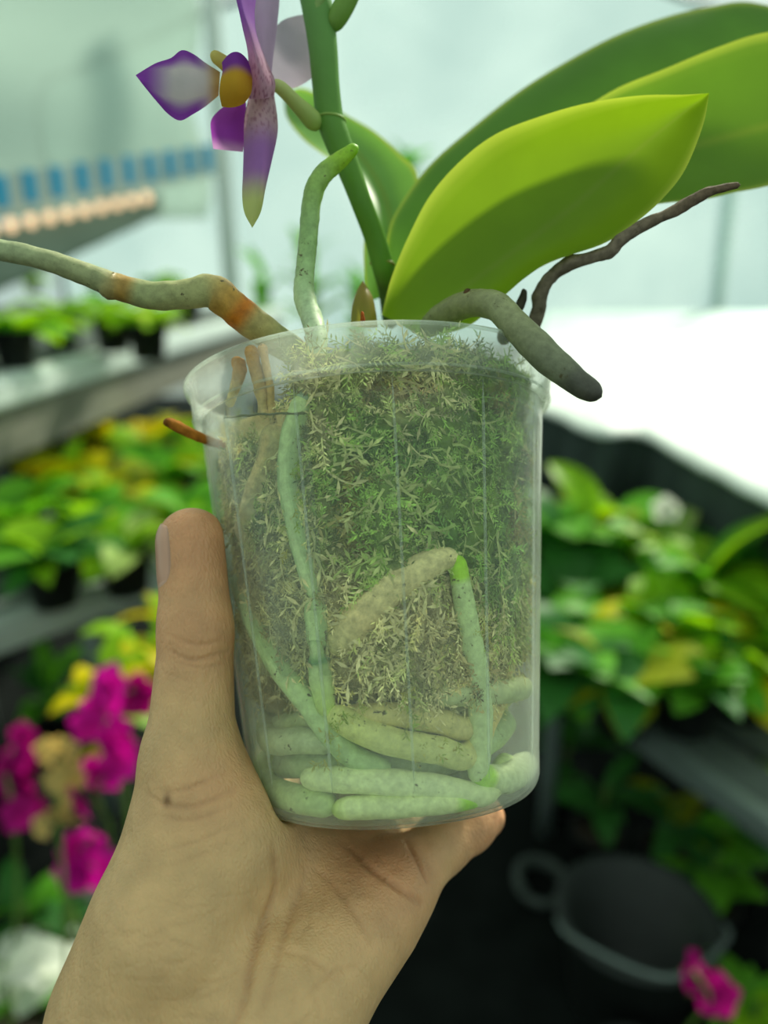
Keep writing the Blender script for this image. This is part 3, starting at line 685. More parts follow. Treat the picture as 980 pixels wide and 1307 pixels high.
# ribs moulded into the wall
V, Fc, _ = tube_mesh([(0, -Rw(h)-.0001, h, .00038) for h in np.linspace(.010, HT-.0003, 8)], seg=6, n=16)
ribme = bpy.data.meshes.new('rib'); ribme.from_pydata([tuple(v) for v in V], [], Fc); ribme.materials.append(M_rib); ribme.polygons.foreach_set('use_smooth', [True]*len(ribme.polygons))
for k in range(13):
    o = bpy.data.objects.new('rib', ribme); COL.objects.link(o); o.parent = pot; o.rotation_euler = (0, 0, math.radians(6+k*360/13))
# torn clear liner standing inside the wall, its cut edge shows as a dark line
V, Fc = [], []
pa, pb = inpot(285, 534, .0016), inpot(392, 528, .0016)
tha = math.atan2(plocal(pa)[0], -plocal(pa)[1]); thb = math.atan2(plocal(pb)[0], -plocal(pb)[1]); hl = (plocal(pa)[2]+plocal(pb)[2])/2
for k in range(31):
    th = tha+(thb-tha)*k/30; ht = hl+.00012*math.sin(k*.9)+(plocal(pb)[2]-plocal(pa)[2])*(k/30-.5)
    for j in range(8): 
        h = ht-(ht-.04)*j/7; V.append(pw(th, h, Rw(h)-.0016))
Fc = [(k*8+j, k*8+j+1, k*8+9+j, k*8+8+j) for k in range(30) for j in range(7)]
lin_ = obj('liner', [PM.inverted() @ Vector(v) for v in V], Fc, plasticmat('liner_plastic', .03, .12, (.94, .96, .93)), origin=Vector((0, 0, 0))); lin_.parent = pot; lin_.location = (0, 0, 0)
md = lin_.modifiers.new('thickness', 'SOLIDIFY'); md.thickness = .0003
V, Fc, _ = tube_mesh([tuple(PM.inverted() @ Vector(V[k*8]))+(.00032,) for k in range(31)], seg=6, n=40, rough=.5)
le = obj('liner_edge', V, Fc, pmat('liner_edge', lin('#6a7048'), rough=.6), origin=Vector((0, 0, 0))); le.parent = lin_

# ------------------------------------------------------------------ sphagnum
def moss_top(th):       # lower on the side where the clear liner stands
    a = math.degrees(th)
    return H-.003 - .021*sstep(-22, -32, a)*sstep(-110, -90, a)
H0 = .033
def moss_r(th, h):
    x, y = math.sin(th), math.cos(th); q = (x*.05, y*.05, h)
    base = Rw(h)-.0030-.0055*abs(nz(q, 50, 2))-.0032*abs(nz(q, 150, 5))-.0014*nz(q, 400, 8)
    core = .028
    k = sstep(H0-.012+.010*nz(q, 45, 4), H0+.008+.010*nz(q, 45, 4), h)
    return core+(base-core)*k
def moss_col(th, h, j):
    a = math.degrees(th); q = (math.sin(th)*.05, math.cos(th)*.05, h)
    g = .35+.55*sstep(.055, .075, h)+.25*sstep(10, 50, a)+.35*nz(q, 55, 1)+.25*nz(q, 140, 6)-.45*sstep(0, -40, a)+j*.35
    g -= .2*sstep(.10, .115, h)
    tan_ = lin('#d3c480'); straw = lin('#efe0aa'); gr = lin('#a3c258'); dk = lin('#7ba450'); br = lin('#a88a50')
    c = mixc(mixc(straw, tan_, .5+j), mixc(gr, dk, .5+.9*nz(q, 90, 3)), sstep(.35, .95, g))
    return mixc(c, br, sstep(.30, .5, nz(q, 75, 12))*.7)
nth, nh = 220, 110
V, C, Fc = [], [], []
for i in range(nth):
    th = 2*math.pi*i/nth-math.pi; top = moss_top(th)
    for j in range(nh):
        h = .004+(top-.004)*j/(nh-1); r = moss_r(th, h)
        if j == nh-1: r *= .96
        V.append(pw(th, h, r)); C.append(tuple(x*.6 for x in moss_col(th, h, 0)))  # body painted darker, as shade in the gaps between strands
for i in range(nth):
    for j in range(nh-1):
        i2 = (i+1) % nth; Fc.append((i*nh+j, i2*nh+j, i2*nh+j+1, i*nh+j+1))
nt = len(V)
for rr in (.75, .5, .25):
    for i in range(nth):
        th = 2*math.pi*i/nth-math.pi; top = moss_top(th)*rr/(.96)*1.0+(H-.004)*(1-rr/.96) if False else moss_top(th)
        V.append(pw(th, top+.002*(1-rr)+.002*nz((math.sin(th)*rr*.05, math.cos(th)*rr*.05, .1), 80, 2), moss_r(th, top)*rr)); C.append(moss_col(th, .09, 0))
for k in range(3):
    a0 = (lambda i: i*nh+nh-1) if k == 0 else (lambda i, k=k: nt+(k-1)*nth+i)
    for i in range(nth):
        i2 = (i+1) % nth; Fc.append((a0(i), a0(i2), nt+k*nth+i2, nt+k*nth+i))
Fc.append(tuple(nt+2*nth+i for i in range(nth)))
V, C = [tuple(v) for v in V], list(C)
# sprigs: a bent thread with small scale-like leaves on both sides
R1 = random.Random(5)
def shade(c, f): return tuple(x*f for x in c)
def sprig(p, d, n, L, col, leafw, nleaf, curl=1.2):
    d = d.normalized(); side = d.cross(n).normalized(); bend = R1.uniform(-curl, curl); lift = R1.uniform(-.1, .35)
    pts = []; q = Vector(p); dd = d.copy(); st = L/6
    for k in range(7):
        pts.append(q.copy()); dd = (dd+side*bend*.16+n*lift*.1*(1-k/3.5)).normalized(); q = q+dd*st
        x, y, h = plocal(q); r = math.hypot(x, y); lim = Rw(max(0, h))-.0013
        if r > lim:
            f = lim/r; q = BOT_C+AX*h+ER*(x*f)-EF*(y*f)
    o = len(V); w = leafw*.22
    for k, a in enumerate(pts):
        t = w*(1-k/7); V.append(tuple(a+side*t)); V.append(tuple(a-side*t)); c = mixc(col, lin('#d8d09a'), .12*k/6); C.append(c); C.append(c)
    for k in range(6): Fc.append((o+2*k, o+2*k+1, o+2*k+3, o+2*k+2))
    for k in range(nleaf):
        f = (k+.6)/nleaf*5.4; i = int(f); a = pts[i].lerp(pts[i+1], f-i); dr = (pts[i+1]-pts[i]).normalized(); s = side if k % 2 else -side
        ld = (dr*.8+s*R1.uniform(.5, 1.1)+n*R1.uniform(-.3, .5)).normalized(); ll = leafw*R1.uniform(1.1, 2.4); wn = ld.cross(n).normalized()*leafw*.22
        o = len(V); c = shade(col, R1.uniform(.75, 1.3))
        for qq in (a, a+ld*ll*.5+wn, a+ld*ll, a+ld*ll*.5-wn):
            x, y, h = plocal(qq); r = math.hypot(x, y); lim = Rw(max(0, h))-.0011
            if r > lim and h < HT: qq = BOT_C+AX*h+ER*(x*lim/r)-EF*(y*lim/r)
            V.append(tuple(qq)); C.append(c)
        Fc.append((o, o+1, o+2, o+3))
for k in range(6800):
    th = R1.uniform(-1.9, 1.9) if k < 6200 else R1.uniform(-math.pi, math.pi); top = moss_top(th)
    h = H0-.006+(top-H0+.006)*R1.random()
    q = (math.sin(th)*.05, math.cos(th)*.05, h)
    if h < H0+.012 and nz(q, 60, 9) < 0: continue
    n = (ER*math.sin(th)+EF*math.cos(th)); p = pw(th, h, moss_r(th, h)+.0002)
    tang = ER*math.cos(th)-EF*math.sin(th); a = R1.uniform(0, 2*math.pi)
    low = h < .06 and th > -.2
    if low: a = R1.gauss(-math.pi/2-.3, .6)
    d = tang*math.cos(a)+AX*math.sin(a)
    big = R1.random()
    sprig(p, d, n, R1.uniform(.004, .011)*(1.4 if low else 1), shade(moss_col(th, h, R1.uniform(-.5, .5)), R1.choice((.38, .7, 1.05, 1.45))), R1.uniform(.0005, .0013), 11 if big > .3 else 7)  # wide spread of tones paints highlights and dark gaps into the sprigs
# bare curled strands, straw coloured
for k in range(900):
    th = R1.uniform(-1.7, 1.7); top = moss_top(th); h = H0+(top-H0)*R1.random()**1.2
    n = (ER*math.sin(th)+EF*math.cos(th)); p = pw(th, h, moss_r(th, h)+.0006); tang = ER*math.cos(th)-EF*math.sin(th); a = R1.uniform(0, 2*math.pi)
    sprig(p, tang*math.cos(a)+AX*math.sin(a), n, R1.uniform(.006, .014), mixc(shade(moss_col(th, h, -.4), 1.1), lin('#cfc48e'), R1.uniform(.1, .6)), R1.uniform(.0012, .0026), 3, 3.2)
# loose flecks caught between the wall and the roots
for cx, cy, n_, sx, sy in ((436, 915, 16, 14, 12), (418, 955, 8, 8, 16), (522, 905, 12, 8, 22), (372, 640, 10, 10, 30), (614, 830, 7, 8, 20), (560, 955, 8, 20, 6)):
    for k in range(n_):
        px, py = R1.gauss(cx, sx), R1.gauss(cy, sy); p = inpot(px, py, .0017); x, y, h = plocal(p); th = math.atan2(x, -y); n = ER*math.sin(th)+EF*math.cos(th)
        a = R1.gauss(-1.2, .8); sprig(p, (ER*math.cos(th)-EF*math.sin(th))*math.cos(a)+AX*math.sin(a), n, R1.uniform(.0015, .0045), mixc(lin('#c2b45a'), lin('#8fae40'), R1.random()), R1.uniform(.0005, .0010), 5)
# tufts along the top of the pot, seen against the leaves
for k in range(420):
    th = R1.uniform(-1.9, 1.5); r = R1.uniform(.2, .95)*.052; top = moss_top(th)
    p = pw(th, top, r); d = (AX+ER*R1.gauss(0, .6)+EF*R1.gauss(0, .6)).normalized()
    sprig(p, d, EF, R1.uniform(.003, .006), mixc(lin('#5d8a3a'), lin('#9a9a50'), R1.random()), .0009, 7)
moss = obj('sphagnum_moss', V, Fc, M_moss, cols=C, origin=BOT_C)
tag(moss, 'tangled green and straw coloured sphagnum moss filling the clear pot', 'moss', kind='stuff')

# ------------------------------------------------------------------ the orchid
orch = thing('orchid', 'flowering orchid with broad green leaves and thick roots growing in the clear pot', 'orchid', tuple(RIM_C))
def px3(lst): return [P(*q) for q in lst]
# leaves
def leafcol(base, rimc, midc):
    def f(s, u):
        e = min(u, 1-u)
        c = mixc(rimc, base, sstep(0, .06, e)); return mixc(c, midc, (1-sstep(0, .045, abs(u-.5)))*.6)  # pale line along the margin paints the edge highlight
    return f
LG, LR, LM = lin('#7d9f22'), lin('#b5c758'), lin('#869f3c')
A = px3([(487, 402, 0.2400), (500, 353, 0.2380), (523, 298, 0.2360), (550, 248, 0.2340), (589, 204, 0.2320), (633, 171, 0.2300), (688, 149, 0.2280), (748, 132, 0.2260), (815, 122, 0.2240), (872, 121, 0.2230), (905, 119, 0.2220)])
B = px3([(540, 432, 0.2369), (598, 416, 0.2325), (644, 377, 0.2288), (672, 353, 0.2257), (704, 333, 0.2231), (770, 311, 0.2210), (815, 281, 0.2195), (848, 251, 0.2185), (875, 215, 0.2181), (897, 160, 0.2192), (905, 119, 0.2220)])
Mi = px3([(512, 415, 0.2421), (560, 392, 0.2416), (606, 357, 0.2408), (650, 325, 0.2395), (700, 288, 0.2379), (745, 252, 0.2360), (790, 212, 0.2337), (830, 178, 0.2310), (862, 152, 0.2280), (888, 132, 0.2255), (905, 119, 0.2220)])
V, Fc, C = loft(A, Mi, B, n=70, m=25, thick=0, colf=leafcol(LG, LR, LM)); obj('leaf', V, Fc, M_leaf, orch, C)['label'] = 'backlit yellow green leaf with pointed tip'
A = px3([(492, 372, 0.2600), (495, 300, 0.2660), (512, 259, 0.2700), (550, 209, 0.2740), (600, 165, 0.2780), (660, 118, 0.2820), (715, 83, 0.2850), (782, 47, 0.2880), (848, 22, 0.2910), (908, 8, 0.2940), (960, 3, 0.2970), (1030, 25, 0.3000), (1085, 70, 0.3030)])
B = px3([(520, 392, 0.2580), (560, 360, 0.2600), (600, 330, 0.2620), (660, 290, 0.2650), (720, 255, 0.2680), (780, 225, 0.2710), (840, 200, 0.2750), (900, 180, 0.2790), (950, 160, 0.2830), (1000, 140, 0.2880), (1040, 120, 0.2930), (1065, 95, 0.2980), (1085, 70, 0.3030)])
Mi = px3([(506, 384, 0.2530), (530, 325, 0.2550), (560, 285, 0.2580), (610, 240, 0.2610), (665, 200, 0.2640), (720, 160, 0.2680), (780, 128, 0.2720), (840, 104, 0.2760), (900, 86, 0.2800), (950, 74, 0.2850), (1000, 68, 0.2900), (1045, 66, 0.2960), (1085, 70, 0.3030)])
V, Fc, C = loft(A, Mi, B, n=70, m=21, thick=0, colf=leafcol(lin('#5f9038'), LR, LM)); obj('leaf', V, Fc, M_leaf, orch, C)['label'] = 'tallest long green leaf arching out of view'
A = px3([(500, 385, 0.2560), (545, 300, 0.2540), (600, 235, 0.2530), (680, 172, 0.2520), (754, 132, 0.2520), (793, 110, 0.2530), (848, 88, 0.2540), (914, 61, 0.2560), (980, 41, 0.2580), (1060, 40, 0.2610), (1130, 70, 0.2640), (1180, 120, 0.2670)])
B = px3([(530, 410, 0.2532), (600, 385, 0.2493), (680, 340, 0.2469), (760, 292, 0.2449), (820, 266, 0.2442), (850, 259, 0.2450), (897, 255, 0.2462), (936, 246, 0.2487), (985, 236, 0.2517), (1060, 210, 0.2560), (1130, 170, 0.2609), (1180, 120, 0.2670)])
Mi = px3([(514, 398, 0.2581), (570, 345, 0.2575), (640, 292, 0.2576), (715, 250, 0.2574), (780, 222, 0.2578), (820, 205, 0.2590), (870, 190, 0.2599), (925, 176, 0.2615), (985, 160, 0.2627), (1060, 145, 0.2647), (1125, 130, 0.2664), (1180, 120, 0.2670)])
V, Fc, C = loft(A, Mi, B, n=70, m=21, thick=0, colf=leafcol(lin('#6a9430'), LR, LM)); obj('leaf', V, Fc, M_leaf, orch, C)['label'] = 'wide green leaf between two other leaves, leaving the view'
A = px3([(500, 372, .262), (528, 300, .275), (533, 225, .29), (512, 198, .30), (477, 167, .31), (436, 143, .32), (405, 120, .33), (380, 112, .335), (362, 124, .34)])
B = px3([(468, 385, .258), (464, 330, .262), (464, 285, .268), (452, 245, .275), (432, 212, .285), (410, 196, .295), (385, 176, .31), (366, 150, .325), (362, 124, .34)])
Mi = px3([(485, 380, .264), (497, 320, .275), (496, 268, .288), (478, 225, .298), (452, 190, .308), (424, 166, .316), (398, 148, .326), (378, 136, .333), (362, 124, .34)])
V, Fc, C = loft(A, Mi, B, n=50, m=15, thick=0, colf=leafcol(lin('#7fb45a'), LR, LM)); obj('leaf', V, Fc, M_leaf, orch, C)['label'] = 'pale green leaf pointing away behind the flower stalk'
# papery old leaf sheath at the base
A = px3([(447, 415, .236), (449, 392, .236), (455, 372, .236), (463, 358, .237)]); B = px3([(482, 418, .234), (480, 400, .234), (475, 378, .235), (463, 358, .237)]); Mi = px3([(464, 418, .230), (464, 396, .231), (464, 376, .233), (463, 358, .237)])
V, Fc, C = loft(A, Mi, B, n=16, m=9, thick=0, colf=lambda s, u: mixc(lin('#8a8a3a'), lin('#a08a55'), s)); obj('sheath', V, Fc, M_leaf, orch, C)['label'] = 'papery brown sheath'
# flower spike
sp = [(500, 420, .256, 11), (494, 372, .252, 11), (489, 342, .247, 14), (478, 303, .242, 13.5), (461, 258, .236, 13.5), (445, 215, .235, 15), (431, 180, .2345, 17), (421, 150, .2345, 17.5), (416, 110, .2345, 17.5), (412, 60, .2345, 18.5), (406, 15, .2345, 20), (396, -20, .235, 18), (380, -60, .236, 15), (360, -110, .238, 14)]
pts = [tuple(P(a, b, c))+(r/F*c,) for a, b, c, r in sp]
def spc(s, a, d):
    c = mixc(lin('#5f8f35'), lin('#6a9a52'), sstep(.3, .8, s)); return mixc(c, lin('#3d5a24'), sstep(.17, .10, s))
V, Fc, C = tube_mesh(pts, seg=24, n=140, colf=spc); spike = obj('flower_spike', V, Fc, M_stem, orch, C)
def ring(px, py, d, r, tilt, w=3):
    c = P(px, py, d); ax = (RGT*math.sin(tilt)+UPV*math.cos(tilt)); u = ax.cross(FWD).normalized(); v = ax.cross(u)
    q = [tuple(c+u*(r/F*d*math.cos(t))+v*(r/F*d*math.sin(t))+ax*(.0012*math.cos(t)))+(.0004*w/3,) for t in np.linspace(0, 2*math.pi, 30)]
    V, Fc, _ = tube_mesh(q, seg=8, n=50); return V, Fc
V, Fc = ring(422, 154, .2345, 17.6, -.22); obj('node', V, Fc, M_stem, spike, [lin('#8fae58')]*len(V))
V, Fc = ring(488, 337, .2465, 14.2, -.25); obj('node', V, Fc, M_stem, spike, [lin('#8a8a48')]*len(V))
# bract and young bud stalk at the top of the spike
A = px3([(420, 42, .231), (428, 22, .229), (437, 5, .228), (452, -12, .228)]); B = px3([(432, 40, .234), (444, 24, .234), (455, 6, .233), (452, -12, .228)]); Mi = px3([(428, 42, .227), (438, 22, .225), (447, 4, .225), (452, -12, .228)])
pts = [tuple(P(a, b, c))+(r/F*c,) for a, b, c, r in [(421, 40, .2335, 9), (432, 20, .232, 13), (444, -2, .231, 13), (458, -30, .230, 10), (470, -60, .23, 9)]]
V, Fc, C = tube_mesh(pts, seg=16, n=30, colf=lambda s, a, d: lin('#7aa24a')); obj('bud_stalk', V, Fc, M_stem, spike, C)
pts = [tuple(P(a, b, c))+(r/F*c,) for a, b, c, r in [(402, 30, .232, 5), (407, 5, .231, 7), (414, -15, .231, 7)]]
V, Fc, C = tube_mesh(pts, seg=12, n=20, colf=lambda s, a, d: lin('#86a860')); obj('bract', V, Fc, M_stem, spike, C)
# flower: column carries the petals
pur, pale, mag, yel, cre = lin('#8a45b0'), lin('#cfc3cf'), lin('#a548b8'), lin('#d8b43a'), lin('#e2dc8a')
fl_d = .218
pts = [tuple(P(a, b, c))+(r/F*c,) for a, b, c, r in [(324, 108, .220, 11), (305, 98, .217, 10), (288, 82, .215, 9), (274, 72, .214, 7.5), (268, 70, .214, 5)]]
V, Fc, C = tube_mesh(pts, seg=16, n=30, colf=lambda s, a, d: mixc(lin('#cbb95a'), cre, s)); flower = obj('flower', V, Fc, M_petal, orch, C)
flower['label'] = 'purple and cream flower seen from its side'
def petal(name, A, Mi, B, colf, thick=0, n=34, m=15, bulge=None, lab=None):
    V, Fc, C = loft(px3(A), px3(Mi), px3(B), n=n, m=m, thick=thick, colf=colf, bulge=bulge); o = obj(name, V, Fc, M_petal, flower, C)
    if lab: o['label'] = lab
    return o
def speck(c, s, u, amt, dark=lin('#8a4a6a')):
    return mixc(c, dark, amt*sstep(.1, .35, mnoise.noise(Vector((s*26, u*12, 3)))))
# front lip blade with purple margin
petal('lip', [(281, 92, .216), (262, 80, .212), (247, 69, .209), (232, 64, .206), (218, 74, .204), (200, 80, .202), (184, 89, .201), (173, 96, .200)],
      [(280, 106, .210), (262, 106, .206), (246, 106, .203), (230, 106, .201), (215, 105, .199), (200, 102, .199), (186, 99, .199), (173, 96, .200)],
      [(279, 122, .216), (262, 136, .212), (246, 146, .209), (230, 154, .206), (215, 146, .203), (202, 132, .201), (187, 114, .200), (173, 96, .200)],
      lambda s, u: mixc(mixc(lin('#c9a850'), lin('#d8d4cc'), sstep(.02, .25, s)), pur, max(sstep(.34, .08, min(u, 1-u))*sstep(.05, .35, s), sstep(.5, .9, s), .12)), lab='broad purple lip with pale middle')
# side lobe, purple above, yellow below
petal('side_lobe', [(283, 80, .212), (284, 90, .210), (281, 105, .208), (280, 120, .208), (283, 136, .210)], [(300, 66, .208), (302, 85, .205), (301, 103, .203), (300, 120, .204), (298, 137, .207)], [(317, 78, .212), (321, 92, .211), (322, 106, .210), (320, 120, .210), (312, 132, .211)],
      lambda s, u: mixc(pur, mixc(yel, lin('#c99a35'), u), sstep(.22, .5, s)), lab='purple and yellow side lobe')
petal('side_lobe', [(292, 132, .222), (278, 142, .221), (269, 155, .220), (270, 175, .220), (272, 190, .221)], [(303, 134, .220), (296, 150, .217), (291, 165, .216), (290, 178, .217), (290, 192, .219)], [(314, 130, .222), (314, 150, .222), (313, 165, .222), (312, 180, .222), (310, 194, .222)],
      lambda s, u: mixc(mag, lin('#d3a0d2'), sstep(.75, 1, s)), lab='magenta lower lobe')
# lower sepal with speckles, pale tip
petal('sepal', [(318, 120, .222), (312, 150, .220), (311, 185, .217), (310, 220, .214), (309, 250, .212), (312, 272, .211), (322, 291, .211)], [(338, 122, .217), (334, 150, .214), (332, 185, .211), (330, 220, .209), (327, 250, .208), (324, 272, .209), (322, 291, .211)], [(350, 122, .223), (354, 150, .222), (354, 172, .220), (347, 205, .217), (339, 240, .214), (333, 270, .212), (322, 291, .211)],
      lambda s, u: speck(mixc(mixc(lin('#c8a9b4'), lin('#a878bd'), sstep(.15, .45, s)), lin('#c9d38a'), sstep(.58, .85, s)), s, u, .6*sstep(.45, .15, s)), n=60, m=25, lab='speckled purple sepal with yellow green tip')
# upright petal seen nearly edge-on
petal('petal', [(318, 126, .218), (316, 105, .216), (317, 80, .214), (315, 60, .213), (310, 38, .212), (305, 15, .211), (300, -10, .211), (300, -45, .212)], [(336, 126, .211), (334, 104, .208), (330, 82, .206), (324, 58, .205), (318, 36, .204), (311, 14, .204), (306, -10, .205), (300, -45, .208)], [(350, 122, .219), (351, 104, .218), (343, 84, .217), (334, 62, .217), (327, 40, .217), (325, 16, .217), (325, -10, .217), (302, -45, .213)],
      lambda s, u: speck(mixc(lin('#c9a2b8'), lin('#a06bbd'), sstep(.2, .6, s)), s, u, .7*sstep(.4, .1, s)), n=60, m=25, lab='upright purple petal with speckled base')
petal('petal', [(326, 112, .224), (324, 70, .225), (323, 30, .226), (322, -10, .228), (330, -50, .230)], [(338, 110, .222), (336, 70, .221), (337, 30, .221), (338, -10, .224), (338, -50, .230)], [(346, 100, .225), (349, 70, .227), (354, 30, .228), (356, -10, .230), (345, -50, .231)], lambda s, u: lin('#c5adc9'), lab='pale pink petal')
petal('sepal', [(343, 104, .226), (340, 75, .229), (342, 50, .233), (358, 28, .238), (378, 20, .242), (398, 18, .246)], [(352, 108, .228), (360, 92, .233), (370, 76, .238), (384, 60, .242), (396, 46, .245), (408, 36, .247)], [(357, 114, .227), (376, 112, .232), (392, 104, .238), (408, 90, .243), (418, 70, .247), (414, 50, .249)],
      lambda s, u: mixc(lin('#c7bccb'), lin('#d6c3d8'), u), n=40, m=17, lab='pale rounded back sepal')
pts = [tuple(P(a, b, c))+(r/F*c,) for a, b, c, r in [(345, 108, .2225, 7), (358, 112, .224, 8.5), (378, 132, .228, 9.5), (396, 150, .2315, 12), (408, 165, .234, 12)]]
V, Fc, C = tube_mesh(pts, seg=18, n=40, colf=lambda s, a, d: mixc(lin('#c6cc86'), lin('#94b25a'), s)); obj('pedicel', V, Fc, M_stem, flower, C)

# roots -----------------------------------------------------------
gw, gg, tip, tan, org, gry = lin('#a9bf92'), lin('#9fbe8a'), lin('#86c21a'), lin('#a79c74'), lin('#b9792a'), lin('#7e8468')
def stops(lst):
    def f(s, a, d):
        for (s0, c0), (s1, c1) in zip(lst, lst[1:]):
            if s <= s1: return mixc(c0, c1, sstep(s0, s1, s))
        return lst[-1][1]
    return f
def root(plist, colf, mat=None, rough=.10, seed=0, n=90, seg=18, name='root', lab=None):
    """plist of (px,py,depth or ('in',inset), radius px)"""
    pts = []
    for (a, b, c, r) in plist:
        if isinstance(c, tuple) and c[0] == 'th':        # angle round the pot, height, inset, radius in metres
            pts.append(tuple(pw(math.radians(a), b, Rw(b)-c[1]))+(r,)); continue
        p = inpot(a, b, c[1]) if isinstance(c, tuple) else P(a, b, c); d = (p-CAM).dot(FWD); rm = r/F*d
        if isinstance(c, tuple):                          # keep the whole thickness inside the wall and above the base
            if c[1] < rm*1.08+.0011: p = inpot(a, b, rm*1.08+.0011)
            hh = plocal(p)[2]
            if hh < rm+.0028: p = p+AX*(rm+.0028-hh)
        pts.append(tuple(p)+(rm,))
    V, Fc, C = tube_mesh(pts, seg=seg, n=n, rough=rough, seed=seed, colf=colf)
    if any(isinstance(q[2], tuple) for q in plist): C = [(min(.8, c[0]*1.75), min(.86, c[1]*1.42), min(.7, c[2]*1.25)) for c in C]   # in-pot roots painted brighter, as if lit through the pot
    o = obj(name, V, Fc, mat or M_root, orch, C)
    if lab: o['label'] = lab
    return o
I = lambda k: ('in', k/1000)
Th = lambda k: ('th', k/1000)
# aerial root leaving to the left
root([(-70, 300, .195, 12), (-10, 317, .1975, 13), (40, 327, .199, 13.5), (85, 341, .201, 14), (129, 358, .203, 15), (141, 365, .2035, 17.5), (150, 366, .204, 16), (193, 377, .206, 18), (240, 375, .208, 18.5), (262, 372, .209, 20), (275, 374, .2095, 22), (286, 382, .210, 22), (309, 401, .212, 21), (335, 421, .215, 20), (362, 440, .220, 19), (392, 458, .230, 16)],
     stops([(0, lin('#a2b087')), (.36, lin('#9aa072')), (.43, lin('#a07f3c')), (.47, lin('#9ba26e')), (.62, lin('#a2a36c')), (.70, lin('#b58a3a')), (.735, lin('#bf6f16')), (.78, lin('#a89a60')), (.9, lin('#9aa470')), (.94, lin('#b08a45'))]), M_root, .10, 3, 150, 22, lab='long aerial root with orange knuckle reaching out over the rim')
# upright root with green tip, diving into the pot down its front
root([(457, 186, .2215, 5), (449, 192, .2215, 8), (436, 203, .2215, 10.5), (416, 219, .2215, 12), (402, 240, .2215, 12.5), (396, 270, .2215, 12), (393, 310, .221, 12), (389, 350, .220, 12.5), (389, 380, .2185, 14), (397, 405, .216, 14), (404, 432, .212, 14), (402, 462, .2085, 13), (392, 495, .2065, 12.5), (386, 520, .205, 12.5)],
     stops([(0, tip), (.07, lin('#93bf33')), (.16, lin('#94b85e')), (.35, lin('#93b573')), (.8, lin('#b9cca4')), (1, lin('#a5b894'))]), M_root, .08, 5, 140, 20, lab='upright pale green root with bright green tip')
root([(386, 505, I(2.9), 12), (372, 560, I(2.6), 15), (369, 610, I(2.6), 15), (378, 665, I(2.6), 15), (391, 725, I(2.6), 13), (399, 752, I(2.6), 10), (402, 764, I(2.6), 6.5)], stops([(0, gg), (.5, lin('#98b88c')), (1, lin('#a0bd90'))]), M_root, .08, 8, 110, 20, lab='smooth blue green root pressed on the front wall')
root([(402, 764, I(2.6), 7), (403, 774, I(2.6), 15), (406, 800, I(2.6), 16.5), (405, 820, I(2.6), 13), (404, 827, I(2.6), 9), (405, 834, I(2.6), 10), (408, 844, I(2.6), 15), (411, 870, I(2.6), 16), (415, 900, I(2.6), 13), (417, 915, I(2.6), 8)], stops([(0, gg), (.45, lin('#9cbc8c')), (.52, lin('#5c8a5c')), (.6, gg), (1, lin('#9dbf6a'))]), M_root, .06, 12, 90, 20, lab='knuckled green root segment')
root([(418, 905, I(3.0), 12), (440, 920, I(3.0), 18), (475, 938, I(3.4), 19), (515, 950, I(4.2), 18), (560, 957, I(5.0), 18), (598, 962, I(6.0), 16), (55, .028, Th(9), .003), (85, .03, Th(10), .003)], stops([(0, lin('#aebf78')), (.4, lin('#a9b97c')), (.8, lin('#b7ac6a')), (1, lin('#9fb27e'))]), M_root, .09, 15, 70, 18)
root([(430, 918, I(13), 12), (462, 912, I(8), 14), (510, 912, I(7), 15), (560, 920, I(7), 16), (600, 926, I(7.5), 15), (60, .036, Th(9), .003), (95, .036, Th(10), .003)], stops([(0, lin('#a9ac70')), (1, lin('#b3b98a'))]), M_root, .09, 17, 50, 16)
# upright root on the right with a green tip
root([(583, 708, I(3.0), 9), (585, 725, I(3.0), 12), (592, 770, I(3.0), 14), (600, 815, I(3.0), 15.5), (608, 860, I(3.0), 16.5), (613, 910, I(3.0), 16), (612, 960, I(3.0), 15), (607, 1000, I(3.2), 12)], stops([(0, tip), (.09, lin('#8cc430')), (.13, gg), (.6, lin('#a2be92')), (1, lin('#a6c294'))]), M_root, .06, 20, 110, 20, lab='straight green root with bright tip on the front wall')
# wide dry roots behind
root([(425, 835, I(6.5), 22), (455, 795, I(5.5), 24), (500, 752, I(4.6), 24), (545, 722, I(4.0), 20), (585, 708, I(4.2), 12)], stops([(0, lin('#a3aa7c')), (.5, lin('#bdb68a')), (1, lin('#c8b98c'))]), M_dry, .14, 23, 80, 18, lab='wide flat grey brown dry root')
root([(352, 540, I(5), 18), (343, 590, I(5), 18), (325, 640, I(5), 17), (312, 690, I(6), 15)], stops([(0, lin('#a09c70')), (1, lin('#b0b08c'))]), M_dry, .16, 25, 60, 16)
root([(306, 735, I(9), 12), (318, 770, I(4.4), 16), (340, 815, I(3.0), 18), (362, 855, I(3.0), 18), (388, 890, I(3.4), 16), (420, 935, I(4.6), 15), (450, 965, I(6), 15), (500, 985, I(7), 14)], stops([(0, lin('#7f9f7c')), (.5, gg), (1, lin('#86a878'))]), M_root, .08, 27, 90, 18)
root([(-150, .03, Th(9), .003), (-110, .028, Th(7), .0034), (345, 942, I(6), 17), (385, 945, I(6), 17), (430, 950, I(8), 15)], stops([(0, lin('#9fae8a')), (1, lin('#9ab08a'))]), M_root, .08, 29, 50, 16)
